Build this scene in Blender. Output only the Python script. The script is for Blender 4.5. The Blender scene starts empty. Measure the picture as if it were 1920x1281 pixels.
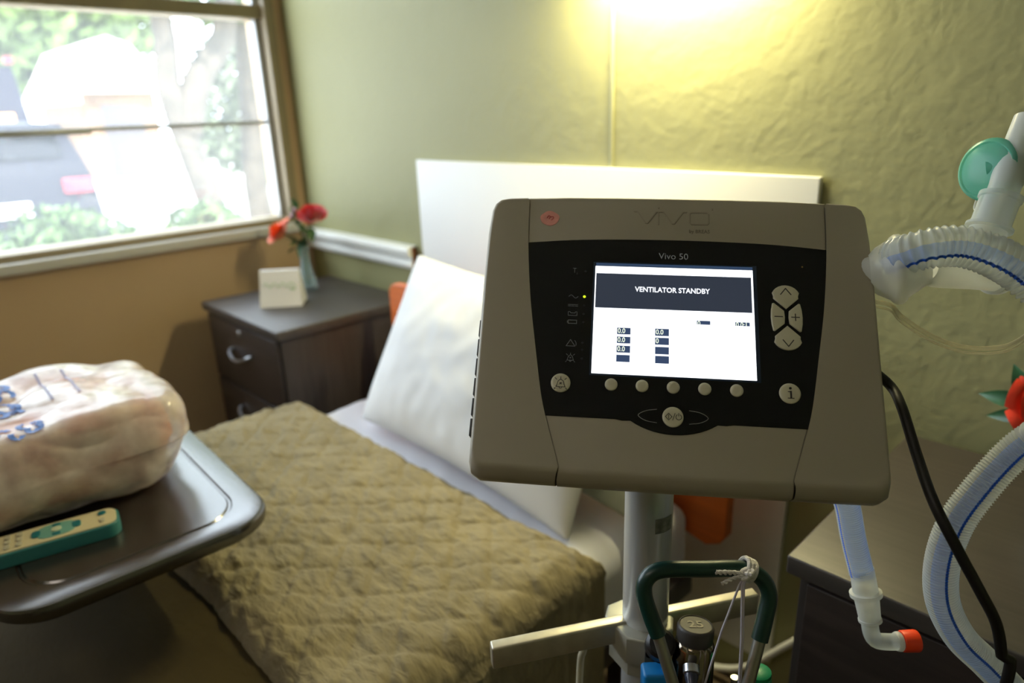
import bpy, bmesh, math, random
from mathutils import Vector, Matrix, noise
random.seed(7)
COL = bpy.context.scene.collection
PI = math.pi

# ------------------------------------------------------------------ helpers
def lin(c):
    return tuple(((v/255)/12.92 if v/255 <= .04045 else ((v/255+.055)/1.055)**2.4) for v in c)

def V(*a): return Vector(a)

def new_mat(name):
    m = bpy.data.materials.new(name); m.use_nodes = True
    nt = m.node_tree
    return m, nt, nt.nodes['Principled BSDF'], nt.nodes['Material Output']

def mat(name, rgb, rough=.5, metal=0., spec=.5, noise_scale=0, noise_amt=.0, bump=0., bump_scale=50,
        coat=0, emis=None, estr=0, trans=0, stretch=(1,1,1), sheen=0, sub=0):
    m, nt, b, out = new_mat(name)
    c = lin(rgb)
    b.inputs['Base Color'].default_value = (*c, 1)
    b.inputs['Roughness'].default_value = rough
    b.inputs['Metallic'].default_value = metal
    b.inputs['Specular IOR Level'].default_value = spec
    b.inputs['Coat Weight'].default_value = coat
    b.inputs['Transmission Weight'].default_value = trans
    b.inputs['Sheen Weight'].default_value = sheen
    if emis:
        b.inputs['Emission Color'].default_value = (*lin(emis), 1)
        b.inputs['Emission Strength'].default_value = estr
    tc = nt.nodes.new('ShaderNodeTexCoord'); mp = nt.nodes.new('ShaderNodeMapping')
    mp.inputs['Scale'].default_value = stretch
    nt.links.new(tc.outputs['Object'], mp.inputs['Vector'])
    if noise_scale:
        n = nt.nodes.new('ShaderNodeTexNoise'); n.inputs['Scale'].default_value = noise_scale
        n.inputs['Detail'].default_value = 5
        r = nt.nodes.new('ShaderNodeValToRGB')
        r.color_ramp.elements[0].position = .3; r.color_ramp.elements[1].position = .7
        r.color_ramp.elements[0].color = (*[max(0, x*(1-noise_amt)) for x in c], 1)
        r.color_ramp.elements[1].color = (*[min(1, x*(1+noise_amt)) for x in c], 1)
        nt.links.new(mp.outputs[0], n.inputs['Vector']); nt.links.new(n.outputs['Fac'], r.inputs[0])
        nt.links.new(r.outputs[0], b.inputs['Base Color'])
    if bump:
        n2 = nt.nodes.new('ShaderNodeTexNoise'); n2.inputs['Scale'].default_value = bump_scale
        n2.inputs['Detail'].default_value = 4
        bp = nt.nodes.new('ShaderNodeBump'); bp.inputs['Strength'].default_value = bump
        bp.inputs['Distance'].default_value = .004
        nt.links.new(mp.outputs[0], n2.inputs['Vector']); nt.links.new(n2.outputs['Fac'], bp.inputs['Height'])
        nt.links.new(bp.outputs[0], b.inputs['Normal'])
    return m

def plastic_clear(name, rgb, alpha=.5, rough=.25, blue=0):
    """translucent milky plastic: part diffuse/translucent, part straight through"""
    m, nt, b, out = new_mat(name)
    c = lin(rgb)
    b.inputs['Base Color'].default_value = (*c, 1); b.inputs['Roughness'].default_value = rough
    tr = nt.nodes.new('ShaderNodeBsdfTransparent'); tr.inputs[0].default_value = (.92, .95, .97, 1)
    tl = nt.nodes.new('ShaderNodeBsdfTranslucent'); tl.inputs[0].default_value = (*c, 1)
    m1 = nt.nodes.new('ShaderNodeMixShader'); m1.inputs[0].default_value = .45
    nt.links.new(b.outputs[0], m1.inputs[1]); nt.links.new(tl.outputs[0], m1.inputs[2])
    lw = nt.nodes.new('ShaderNodeLayerWeight'); lw.inputs[0].default_value = .35
    mr = nt.nodes.new('ShaderNodeMapRange'); mr.inputs['To Min'].default_value = alpha
    mr.inputs['To Max'].default_value = min(1, alpha+.45)
    nt.links.new(lw.outputs['Facing'], mr.inputs['Value'])
    m2 = nt.nodes.new('ShaderNodeMixShader')
    nt.links.new(mr.outputs[0], m2.inputs[0]); nt.links.new(tr.outputs[0], m2.inputs[1])
    nt.links.new(m1.outputs[0], m2.inputs[2]); nt.links.new(m2.outputs[0], out.inputs[0])
    return m

def link(name, me, parent=None, loc=None, smooth=True):
    o = bpy.data.objects.new(name, me); COL.objects.link(o)
    if parent: o.parent = parent
    if loc: o.location = loc
    if smooth:
        for p in me.polygons: p.use_smooth = True
    return o

def mesh(name, verts, faces, m, parent=None, smooth=True, sharp=40, mats=None, fm=None, recalc=True):
    me = bpy.data.meshes.new(name)
    me.from_pydata([tuple(v) for v in verts], [], faces)
    for x in (mats or [m]): me.materials.append(x)
    if fm:
        for p, i in zip(me.polygons, fm): p.material_index = i
    if recalc:
        bm = bmesh.new(); bm.from_mesh(me); bmesh.ops.recalc_face_normals(bm, faces=bm.faces)
        bm.to_mesh(me); bm.free()
    o = link(name, me, parent, smooth=smooth)
    if smooth and sharp < 180: me.set_sharp_from_angle(angle=math.radians(sharp))
    return o

class MB:
    def __init__(s): s.v = []; s.f = []; s.mi = []
    def add(s, vs, fs, mi=0):
        b = len(s.v); s.v += [tuple(v) for v in vs]; s.f += [tuple(b+i for i in f) for f in fs]; s.mi += [mi]*len(fs)
    def box(s, lo, hi, bev=0, M=None, mi=0):
        x0, y0, z0 = lo; x1, y1, z1 = hi
        if bev > 0:
            bm = bmesh.new()
            bmesh.ops.create_cube(bm, size=1)
            for v in bm.verts:
                v.co = V((x0+x1)/2+v.co.x*(x1-x0), (y0+y1)/2+v.co.y*(y1-y0), (z0+z1)/2+v.co.z*(z1-z0))
            bmesh.ops.bevel(bm, geom=list(bm.edges), offset=bev, segments=3, affect='EDGES', profile=.5)
            vs = [v.co.copy() for v in bm.verts]; bm.verts.index_update()
            fs = [[v.index for v in f.verts] for f in bm.faces]; bm.free()
        else:
            vs = [V(x, y, z) for x in (x0, x1) for y in (y0, y1) for z in (z0, z1)]
            fs = [(0,1,3,2),(4,6,7,5),(0,4,5,1),(2,3,7,6),(0,2,6,4),(1,5,7,3)]
        if M: vs = [M @ v for v in vs]
        s.add(vs, fs, mi)
    def prism(s, poly, z0, z1, bev=0, M=None, seg=3, mi=0):
        """polygon (x,y list) extruded along z, top edge bevelled by scaling layers along inward offset"""
        n = len(poly)
        layers = []
        def off(d):
            res = []
            area = sum(poly[i][0]*poly[(i+1)%n][1]-poly[(i+1)%n][0]*poly[i][1] for i in range(n))
            sg = 1 if area > 0 else -1
            for i in range(n):
                p0 = Vector(poly[i-1]); p1 = Vector(poly[i]); p2 = Vector(poly[(i+1)%n])
                e1 = (p1-p0).normalized(); e2 = (p2-p1).normalized()
                n1 = V(-e1.y, e1.x)*sg; n2 = V(-e2.y, e2.x)*sg
                b = (n1+n2); b = b.normalized() if b.length > 1e-6 else n1
                k = max(.5, b.dot(n1)); res.append(p1+b*(d/k))
            return res
        layers.append([(p[0], p[1], z0) for p in poly])
        if bev > 0:
            for i in range(seg+1):
                a = PI/2*i/seg
                layers.append([(p.x, p.y, z1-bev+bev*math.sin(a)) for p in off(bev*(1-math.cos(a)))])
        else:
            layers.append([(p[0], p[1], z1) for p in poly])
        vs = [V(*p) for l in layers for p in l]
        if M: vs = [M @ v for v in vs]
        fs = []
        for k in range(len(layers)-1):
            for i in range(n):
                j = (i+1) % n
                fs.append((k*n+i, k*n+j, (k+1)*n+j, (k+1)*n+i))
        fs.append(tuple(range(n))[::-1]); fs.append(tuple((len(layers)-1)*n+i for i in range(n)))
        s.add(vs, fs, mi)
    def lathe(s, prof, M=None, seg=28, cap=True, mi=0):
        n = len(prof); vs = []
        for r, z in prof:
            for k in range(seg):
                a = 2*PI*k/seg; vs.append(V(r*math.cos(a), r*math.sin(a), z))
        if M: vs = [M @ v for v in vs]
        fs = []
        for i in range(n-1):
            for k in range(seg):
                j = (k+1) % seg
                fs.append((i*seg+k, i*seg+j, (i+1)*seg+j, (i+1)*seg+k))
        if cap:
            fs.append(tuple(range(seg))[::-1]); fs.append(tuple((n-1)*seg+k for k in range(seg)))
        s.add(vs, fs, mi)
    def tube(s, pts, r, seg=12, rf=None, ref=None, cap=True, mif=None, M=None):
        """sweep a circle; rf(t_len)->radius ; mif(angle)->material"""
        pts = [Vector(p) for p in pts]; n = len(pts)
        T = [(pts[min(i+1, n-1)]-pts[max(i-1, 0)]).normalized() for i in range(n)]
        up = Vector(ref) if ref else (V(0,0,1) if abs(T[0].z) < .9 else V(1,0,0))
        N = (up - T[0]*up.dot(T[0])).normalized(); L = 0; vs = []
        for i in range(n):
            if i: L += (pts[i]-pts[i-1]).length
            if ref: N = (Vector(ref) - T[i]*Vector(ref).dot(T[i])).normalized()
            else: N = (N - T[i]*N.dot(T[i])).normalized()
            B = T[i].cross(N); R = rf(L) if rf else (r[i] if isinstance(r, list) else r)
            for k in range(seg):
                a = 2*PI*k/seg; vs.append(pts[i]+N*(R*math.cos(a))+B*(R*math.sin(a)))
        if M: vs = [M @ v for v in vs]
        b = len(s.v); s.v += [tuple(v) for v in vs]
        for i in range(n-1):
            for k in range(seg):
                j = (k+1) % seg
                s.f.append((b+i*seg+k, b+i*seg+j, b+(i+1)*seg+j, b+(i+1)*seg+k))
                s.mi.append(mif((k+.5)/seg*360) if mif else 0)
        if cap:
            s.f.append(tuple(b+k for k in range(seg))[::-1]); s.f.append(tuple(b+(n-1)*seg+k for k in range(seg))); s.mi += [0, 0]
    def obj(s, name, m, parent=None, smooth=True, sharp=40, mats=None):
        return mesh(name, s.v, s.f, m, parent, smooth, sharp, mats, s.mi if mats else None)

def spline(pts, step):
    """Catmull-Rom through the points, resampled at even steps"""
    P = [Vector(p) for p in pts]; P = [P[0]*2-P[1]]+P+[P[-1]*2-P[-2]]
    out = []
    for i in range(1, len(P)-2):
        for k in range(40):
            t = k/40
            a, b, c, d = P[i-1], P[i], P[i+1], P[i+2]
            out.append(.5*((2*b)+(c-a)*t+(2*a-5*b+4*c-d)*t*t+(3*b-a-3*c+d)*t**3))
    out.append(P[-2])
    res = [out[0]]; acc = 0
    for i in range(1, len(out)):
        seg = (out[i]-out[i-1]).length
        while acc+seg >= step and seg > 0:
            f = (step-acc)/seg; q = out[i-1].lerp(out[i], f)
            res.append(q); out[i-1] = q; seg = (out[i]-q).length; acc = 0
        acc += seg
    if (res[-1]-out[-1]).length > step*.3: res.append(out[-1])
    return res

def axisM(p, d, up=None):
    z = Vector(d).normalized(); x = (Vector(up) if up else (V(0,0,1) if abs(z.z) < .9 else V(1,0,0)))
    x = (x-z*x.dot(z)).normalized(); y = z.cross(x)
    M = Matrix((x, y, z)).transposed().to_4x4(); M.translation = Vector(p); return M

def thing(name, label, cat, loc=(0,0,0), rotz=0, group=None, M=None):
    o = bpy.data.objects.new(name, None); COL.objects.link(o); o.empty_display_size = .05
    if M: o.matrix_world = M
    else: o.location = loc; o.rotation_euler = (0, 0, rotz)
    o['label'] = label; o['category'] = cat
    if group: o['group'] = group
    return o

def tag(o, label, cat, group=None, kind=None):
    o['label'] = label; o['category'] = cat
    if group: o['group'] = group
    if kind: o['kind'] = kind
    return o

def struct(o, label, cat):
    o['kind'] = 'structure'; o['label'] = label; o['category'] = cat; return o

def settle(root, kids=None):
    """put the empty at its base: children built in world coordinates are shifted back"""
    for c in [o for o in COL.objects if o.parent == root]:
        c.location = -root.location

def rrect(w, h, r, seg=6, cx=0, cy=0):
    pts = []
    for sx, sy, a0 in ((1,1,0),(-1,1,90),(-1,-1,180),(1,-1,270)):
        for k in range(seg+1):
            a = math.radians(a0+90*k/seg)
            pts.append((cx+sx*(w/2-r)+r*math.cos(a), cy+sy*(h/2-r)+r*math.sin(a)))
    return pts

def text_mesh(txt, size, bold=0.0, ax='CENTER'):
    c = bpy.data.curves.new('t', 'FONT'); c.body = txt; c.size = size; c.align_x = ax; c.align_y = 'CENTER'
    c.extrude = .00008; c.offset = bold; c.resolution_u = 3
    o = bpy.data.objects.new('t', c); COL.objects.link(o)
    dg = bpy.context.evaluated_depsgraph_get()
    me = bpy.data.meshes.new_from_object(o.evaluated_get(dg))
    vs = [v.co.copy() for v in me.vertices]; fs = [tuple(p.vertices) for p in me.polygons]
    bpy.data.objects.remove(o); bpy.data.curves.remove(c); bpy.data.meshes.remove(me)
    return vs, fs

# ------------------------------------------------------------------ materials
def wall_mat(name, rgb, bump=.5, rough=.55, scale=1.0):
    m, nt, b, out = new_mat(name)
    c = lin(rgb); b.inputs['Roughness'].default_value = rough; b.inputs['Specular IOR Level'].default_value = .35
    tc = nt.nodes.new('ShaderNodeTexCoord')
    n = nt.nodes.new('ShaderNodeTexNoise'); n.inputs['Scale'].default_value = 3; n.inputs['Detail'].default_value = 4
    r = nt.nodes.new('ShaderNodeValToRGB')
    r.color_ramp.elements[0].color = (*[x*.93 for x in c], 1); r.color_ramp.elements[1].color = (*[x*1.06 for x in c], 1)
    nt.links.new(tc.outputs['Object'], n.inputs['Vector']); nt.links.new(n.outputs['Fac'], r.inputs[0]); nt.links.new(r.outputs[0], b.inputs['Base Color'])
    a = nt.nodes.new('ShaderNodeTexNoise'); a.inputs['Scale'].default_value = 27*scale; a.inputs['Detail'].default_value = 2; a.inputs['Distortion'].default_value = .25
    a2 = nt.nodes.new('ShaderNodeTexNoise'); a2.inputs['Scale'].default_value = 85*scale; a2.inputs['Detail'].default_value = 2
    mx = nt.nodes.new('ShaderNodeMath'); mx.operation = 'MULTIPLY_ADD'; mx.inputs[1].default_value = .4
    nt.links.new(a2.outputs['Fac'], mx.inputs[0]); nt.links.new(a.outputs['Fac'], mx.inputs[2])
    bp = nt.nodes.new('ShaderNodeBump'); bp.inputs['Strength'].default_value = bump; bp.inputs['Distance'].default_value = .006
    for q in (a, a2): nt.links.new(tc.outputs['Object'], q.inputs['Vector'])
    nt.links.new(mx.outputs[0], bp.inputs['Height']); nt.links.new(bp.outputs[0], b.inputs['Normal'])
    return m

M_green = wall_mat('green_wall_paint', (150, 149, 106), .27)
M_tan = wall_mat('tan_wall_paint', (198, 170, 134), .12)
M_ceil = mat('ceiling_white', (200, 196, 182), .9)
M_floor = mat('floor_vinyl', (92, 78, 60), .4, noise_scale=6, noise_amt=.2)
M_white = mat('white_paint', (226, 228, 222), .45, bump=.05, bump_scale=30)
M_board = mat('white_board', (222, 222, 216), .5, noise_scale=3, noise_amt=.03)
M_frame = mat('window_frame_tan', (150, 136, 108), .5, noise_scale=10, noise_amt=.05)
M_sill = mat('window_sill_white', (206, 204, 196), .4)

def wood(name, rgb, rough=.35, scale=(1, 14, 14), amt=.3, bands=6, spec=.5):
    m, nt, b, out = new_mat(name)
    c = lin(rgb); b.inputs['Roughness'].default_value = rough; b.inputs['Specular IOR Level'].default_value = spec
    tc = nt.nodes.new('ShaderNodeTexCoord'); mp = nt.nodes.new('ShaderNodeMapping'); mp.inputs['Scale'].default_value = scale
    n = nt.nodes.new('ShaderNodeTexNoise'); n.inputs['Scale'].default_value = bands; n.inputs['Detail'].default_value = 6; n.inputs['Distortion'].default_value = .4
    r = nt.nodes.new('ShaderNodeValToRGB'); r.color_ramp.elements[0].position = .3; r.color_ramp.elements[1].position = .72
    r.color_ramp.elements[0].color = (*[x*(1-amt) for x in c], 1); r.color_ramp.elements[1].color = (*[x*(1+amt) for x in c], 1)
    nt.links.new(tc.outputs['Object'], mp.inputs[0]); nt.links.new(mp.outputs[0], n.inputs['Vector'])
    nt.links.new(n.outputs['Fac'], r.inputs[0]); nt.links.new(r.outputs[0], b.inputs['Base Color'])
    bp = nt.nodes.new('ShaderNodeBump'); bp.inputs['Strength'].default_value = .08; bp.inputs['Distance'].default_value = .002
    nt.links.new(n.outputs['Fac'], bp.inputs['Height']); nt.links.new(bp.outputs[0], b.inputs['Normal'])
    return m
M_dark_v = wood('dark_laminate_vertical', (54, 48, 45), .42, (14, 14, 1))
M_dark_h = wood('dark_laminate_top', (58, 52, 47), .44, (1.2, 16, 16), .22, spec=.7)
M_drawer = wood('dark_laminate_drawer', (46, 37, 33), .42, (1.2, 14, 14))
M_table = wood('overbed_table_top', (36, 30, 27), .24, (1, 12, 12), .15, spec=.9)
M_table.node_tree.nodes['Principled BSDF'].inputs['IOR'].default_value = 1.85
M_orange = wood('orange_beech_headboard', (205, 104, 44), .4, (1.5, 10, 10), .12)
M_steel = mat('brushed_steel', (170, 172, 176), .3, 1.0)
M_darkgap = mat('dark_gap', (14, 12, 12), .6)
M_sheet = mat('white_bed_sheet', (226, 228, 236), .85, bump=.25, bump_scale=14, sheen=.2)
M_pillow = mat('white_pillowcase', (232, 233, 232), .85, bump=.3, bump_scale=9, sheen=.2)
M_pillow2 = mat('grey_green_pillowcase', (168, 172, 150), .9, bump=.4, bump_scale=18, noise_scale=16, noise_amt=.12)
M_blackpl = mat('black_plastic', (20, 19, 20), .42)
M_rubber = mat('black_rubber_cable', (12, 11, 12), .5)

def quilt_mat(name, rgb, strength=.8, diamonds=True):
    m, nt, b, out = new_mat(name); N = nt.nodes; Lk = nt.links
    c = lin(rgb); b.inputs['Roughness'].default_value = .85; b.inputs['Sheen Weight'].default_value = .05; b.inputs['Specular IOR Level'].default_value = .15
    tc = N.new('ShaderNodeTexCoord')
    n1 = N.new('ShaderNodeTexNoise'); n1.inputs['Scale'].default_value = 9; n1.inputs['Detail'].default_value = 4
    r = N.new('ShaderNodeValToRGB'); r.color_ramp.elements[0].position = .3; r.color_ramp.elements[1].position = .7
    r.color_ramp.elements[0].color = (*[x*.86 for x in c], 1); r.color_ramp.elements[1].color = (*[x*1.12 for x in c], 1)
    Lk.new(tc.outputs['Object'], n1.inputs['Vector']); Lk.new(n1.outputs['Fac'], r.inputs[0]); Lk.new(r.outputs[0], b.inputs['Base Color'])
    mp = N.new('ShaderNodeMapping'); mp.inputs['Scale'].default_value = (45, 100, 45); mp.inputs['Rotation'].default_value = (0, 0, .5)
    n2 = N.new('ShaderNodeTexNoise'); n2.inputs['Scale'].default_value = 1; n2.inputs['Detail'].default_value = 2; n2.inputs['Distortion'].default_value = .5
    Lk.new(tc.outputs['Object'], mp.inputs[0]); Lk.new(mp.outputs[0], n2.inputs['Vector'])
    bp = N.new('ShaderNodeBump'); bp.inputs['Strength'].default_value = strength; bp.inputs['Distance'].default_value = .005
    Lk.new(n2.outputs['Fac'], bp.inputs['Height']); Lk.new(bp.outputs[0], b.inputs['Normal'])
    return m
M_quilt = quilt_mat('olive_quilt', (136, 126, 99), .9)
M_cover = quilt_mat('shaded_olive_coverlet', (62, 52, 26), .2)  # shade from the table is put into this darker olive

# ------------------------------------------------------------------ room
YW, XL, XR, YF, ZC = 1.215, -2.286, 1.5, -2.4, 2.45
WY0, WY1, WZ0, WZ1 = -1.2, 1.155, .905, 2.15       # window opening
mb = MB(); mb.box((XL, YW, 0), (XR, YW+.12, ZC)); struct(mb.obj('wall_back', M_green, smooth=False), 'textured green wall behind the bed', 'wall')
mb = MB()
mb.box((XL-.14, YF, 0), (XL, YW+.12, WZ0-.03)); mb.box((XL-.14, YF, WZ1), (XL, YW+.12, ZC))
mb.box((XL-.14, WY1, WZ0-.03), (XL, YW+.12, WZ1)); mb.box((XL-.14, YF, WZ0-.03), (XL, WY0, WZ1))
struct(mb.obj('wall_left', M_tan, smooth=False), 'tan wall around and below the window', 'wall')
mb = MB(); mb.box((XR, YF, 0), (XR+.12, YW+.12, ZC)); struct(mb.obj('wall_right', M_green, smooth=False), 'green side wall out of view', 'wall')
mb = MB(); mb.box((XL-.14, YF-.12, 0), (XR+.12, YF, ZC)); struct(mb.obj('wall_front', M_green, smooth=False), 'green wall behind the camera', 'wall')
mb = MB(); mb.box((XL-.14, YF-.12, -.08), (XR+.12, YW+.12, 0)); struct(mb.obj('floor', M_floor, smooth=False), 'brown vinyl floor', 'floor')
mb = MB(); mb.box((XL-.14, YF-.12, ZC), (XR+.12, YW+.12, ZC+.1)); struct(mb.obj('ceiling', M_ceil, smooth=False), 'off-white ceiling', 'ceiling')
# seam batten above the white board; its lit highlight is painted as lighter colour
mb = MB(); mb.box((-.938, YW-.004, 1.121), (-.930, YW, 2.3), .0015); struct(mb.obj('trim_1', mat('seam_strip_highlight', (186, 186, 142), .5)), 'thin vertical seam strip on the green wall, highlight painted in lighter', 'trim')
# hooked white chair rail, two bands
mb = MB()
mb.prism([(0, .875), (-.030, .873), (-.034, .862), (-.030, .846), (-.014, .842), (-.012, .836), (-.020, .832), (-.024, .818), (-.018, .806), (0, .804)], 0, 1,
         M=Matrix(((0,0,.635,XL), (1,0,0,YW), (0,1,0,0), (0,0,0,1))))
struct(mb.obj('trim_2', M_white, sharp=30), 'white moulded chair rail ending beside the bed', 'trim')
mb = MB(); mb.box((XL+.635, YW-.018, .80), (XL+.6365, YW, .872)); struct(mb.obj('trim_3', mat('raw_wood_end', (120, 78, 50), .8), smooth=False), 'bare brown cut end of the chair rail', 'trim')
# white corner post under the chair rail / left wall corner trim
mb = MB(); mb.box((XL, YW-.028, 0), (XL+.02, YW, .80), .003); struct(mb.obj('trim_4', M_tan), 'tan corner strip between the two walls', 'trim')

# ------------------------------------------------------------------ window
win = thing('window_1', 'large aluminium window with tan frame and thin crossbars', 'window', (XL-.05, 0, WZ0)); win['kind'] = 'structure'
mb = MB(); xa, xb = XL-.10, XL+.004
mb.box((xa, WY1-.004, WZ0-.02), (XL+.012, WY1+.028, WZ1+.03), .003)     # right jamb
mb.box((xa, WY0-.03, WZ0-.02), (XL+.012, WY0+.02, WZ1+.03), .003)
mb.box((xa, WY0, WZ1-.02), (XL+.012, WY1, WZ1+.03), .003)
mb.box((xa, WY0, WZ0-.01), (XL+.008, WY1, WZ0+.012), .003)
mb.box((xa, WY0, 1.548), (XL-.01, WY1, 1.588), .004)                     # heavy transom
o = mb.obj('window_frame', M_frame, win)
mb = MB(); mb.box((XL-.07, WY0, 1.226), (XL-.045, WY1, 1.238), .002); mb.box((XL-.075, .15, 1.219), (XL-.04, .60, 1.236), .002)
mb.box((XL-.06, WY1-.022, WZ0), (XL-.03, WY1-.004, WZ1), .002)
mb.obj('sash_bar', mat('aluminium_sash', (176, 178, 180), .35, .4), win)
mb = MB(); mb.box((XL-.02, WY0-.05, WZ0-.038), (XL+.035, WY1+.02, WZ0-.008), .004); mb.obj('window_sill', M_sill, win)
m, nt, b, out = new_mat('window_glass')
tr = nt.nodes.new('ShaderNodeBsdfTransparent'); gl = nt.nodes.new('ShaderNodeBsdfGlossy'); gl.inputs['Roughness'].default_value = .02
tl = nt.nodes.new('ShaderNodeBsdfTranslucent'); tl.inputs[0].default_value = (.95, .98, 1, 1)
ms = nt.nodes.new('ShaderNodeMixShader'); ms.inputs[0].default_value = .05
m3 = nt.nodes.new('ShaderNodeMixShader'); m3.inputs[0].default_value = .055
nt.links.new(tr.outputs[0], m3.inputs[1]); nt.links.new(tl.outputs[0], m3.inputs[2])
nt.links.new(m3.outputs[0], ms.inputs[1]); nt.links.new(gl.outputs[0], ms.inputs[2]); nt.links.new(ms.outputs[0], out.inputs[0])
M_glass_w = m
mb = MB(); mb.box((XL-.058, WY0, WZ0), (XL-.055, WY1, WZ1)); mb.obj('window_pane', M_glass_w, win, smooth=False)
settle(win)

# ------------------------------------------------------------------ outside the window
M_grass = mat('lawn', (120, 150, 80), .9, noise_scale=2, noise_amt=.25)
M_pave = mat('sunlit_concrete', (215, 212, 206), .9, noise_scale=1, noise_amt=.05)
mb = MB(); mb.box((-60, -30, -.35), (XL-.3, 50, -.25)); struct(mb.obj('ground', M_pave, smooth=False), 'sunlit pale pavement outside the window', 'ground')
mb = MB(); mb.box((-60, 14, -.25), (-27, 50, -.22)); struct(mb.obj('trim_5', M_grass, smooth=False), 'distant strip of lawn outside the window', 'lawn')

def foliage(name, parent, centre, rad, n, size, rgb, seed, vary=.35):
    rnd = random.Random(seed); mb = MB()
    mats = [mat('leaf_%s_%d' % (name, i), tuple(min(255, int(c*k)) for c in rgb), .7) for i, k in enumerate((.8, 1., 1.2))]
    for _ in range(n):
        d = V(rnd.gauss(0,1), rnd.gauss(0,1), rnd.gauss(0,1)).normalized()*(rnd.random()**.35)
        p = V(centre[0]+d.x*rad[0], centre[1]+d.y*rad[1], centre[2]+d.z*rad[2])
        a = V(rnd.gauss(0,1), rnd.gauss(0,1), rnd.gauss(0,1)).normalized(); bq = a.orthogonal().normalized()
        s = size*(1+vary*rnd.uniform(-1, 1))
        mb.add([p-a*s, p+bq*s*.45, p+a*s, p-bq*s*.45], [(0,1,2,3)], rnd.randrange(3))
    return mb.obj(name, None, parent, smooth=False, mats=mats)

# trees with leaning trunks
def tree(x, stems, crown, label, seed):
    t = thing('tree', label, 'tree', (x, stems[0][0][1], -.25), group='trees outside the window')
    mb = MB()
    for st in stems:
        pts = spline(st, .2); n = len(pts); r0, r1 = .17, .09
        mb.tube(pts, [r0+(r1-r0)*i/(n-1) for i in range(n)], 10)
    mb.obj('trunk', mat('bark_%d' % seed, (74, 67, 58), .9, noise_scale=6, noise_amt=.3), t)
    for c in crown: foliage('foliage', t, *c)
    settle(t); return t
tree(-8.6, [[(-8.6, 3.45, -.25), (-8.5, 3.30, .3), (-8.5, 3.15, 1.0), (-8.5, 3.05, 1.6), (-8.5, 3.10, 2.2), (-8.6, 3.0, 3.3)],
            [(-8.5, 3.15, 1.1), (-8.5, 3.40, 1.7), (-8.5, 3.78, 2.2), (-8.5, 3.9, 3.2)]],
     [((-8.6, 3.2, 3.4), (1.3, 1.4, .9), 1600, .13, (85, 108, 50), 3)], 'leaning forked tree nearest the right of the window view', 1)
tree(-9.5, [[(-9.5, 4.35, -.25), (-9.4, 4.30, .6), (-9.4, 4.38, 1.5), (-9.4, 4.45, 3.0)],
            [(-9.4, 4.3, .7), (-9.4, 4.62, 1.5), (-9.4, 4.9, 3.2)]],
     [((-9.5, 4.6, 3.2), (1.3, 1.3, .9), 1200, .13, (85, 108, 50), 5)], 'forked pale trunk seen beside the right edge of the window', 2)
t = thing('tree', 'broad green tree canopy filling the upper left of the window', 'tree', (-31, 4.6, -.25), group='trees outside the window')
mb = MB(); mb.tube([(-31, 4.6, -.25), (-31, 4.6, 4)], .35, 10); mb.obj('trunk', mat('bark_9', (140, 130, 115), .9), t)
foliage('foliage', t, (-31, 5.0, 5.3), (2.5, 6.6, 3.2), 7000, .36, (91, 114, 59), 8); settle(t)
# hedges low outside the window
for (x, y, rx, ry, z, h, lab, sd) in ((-4.7, .95, .35, .50, -.25, 1.02, 'low green bush beneath the left of the window view', 11),
                                   (-5.0, 1.88, .35, .36, -.25, .93, 'low green bush in the middle of the window view, in front of the pavement', 12)):
    t = thing('bush', lab, 'bush', (x, y, z), group='bushes under the window')
    mb = MB(); mb.tube([(x, y, z), (x, y, z+h*.6)], .03, 8); mb.obj('stem', mat('bush_stem_%d' % sd, (110, 95, 75), .9), t)
    foliage('foliage', t, (x, y, z+h*.52), (rx, ry, h*.52), 3600, .045, (76, 100, 58), sd); settle(t)

# gabled house
t = thing('gabled_house', 'small peach house with white gabled roof and grey garage door', 'house', (-22, 6.7, -.25))
hx = -22.
M_peach = mat('peach_stucco', (116, 92, 72), .9); M_rooft = mat('white_roof', (225, 220, 214), .8)
mb = MB(); mb.box((hx-4, 5.5, -.25), (hx, 7.45, 2.02)); mb.obj('wall', M_peach, t, smooth=False)
mb = MB(); mb.prism([(4.95, 1.75), (5.9, 3.25), (6.4, 3.4), (6.95, 3.2), (7.6, 2.3), (7.6, 2.02), (5.5, 2.02), (5.5, 1.75)], 0, 1, M=Matrix(((0,0,-4.6,hx+.35), (1,0,0,0), (0,1,0,0), (0,0,0,1))))
mb.obj('roof', M_rooft, t, smooth=False)
mb = MB(); mb.box((hx, 6.0, -.25), (hx+.05, 7.05, 1.70)); mb.obj('garage_door', mat('grey_garage_door', (70, 67, 72), .7), t, smooth=False)
mb = MB(); mb.box((hx, 5.85, 1.70), (hx+.08, 7.2, 1.86), .01); mb.obj('door_lintel', M_peach, t, smooth=False)
settle(t)

t = thing('tall_shrub', 'tall grey green shrub mass behind the tree trunks at the right of the window', 'shrub', (-15, 7.6, -.25))
mb = MB(); mb.tube([(-15, 7.6, -.25), (-15, 7.6, 2)], .12, 8); mb.obj('stem', mat('shrub_stem', (110, 100, 85), .9), t)
foliage('foliage', t, (-15, 7.7, 1.45), (.8, 2.2, 1.7), 5200, .13, (84, 92, 72), 21); settle(t)
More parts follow.
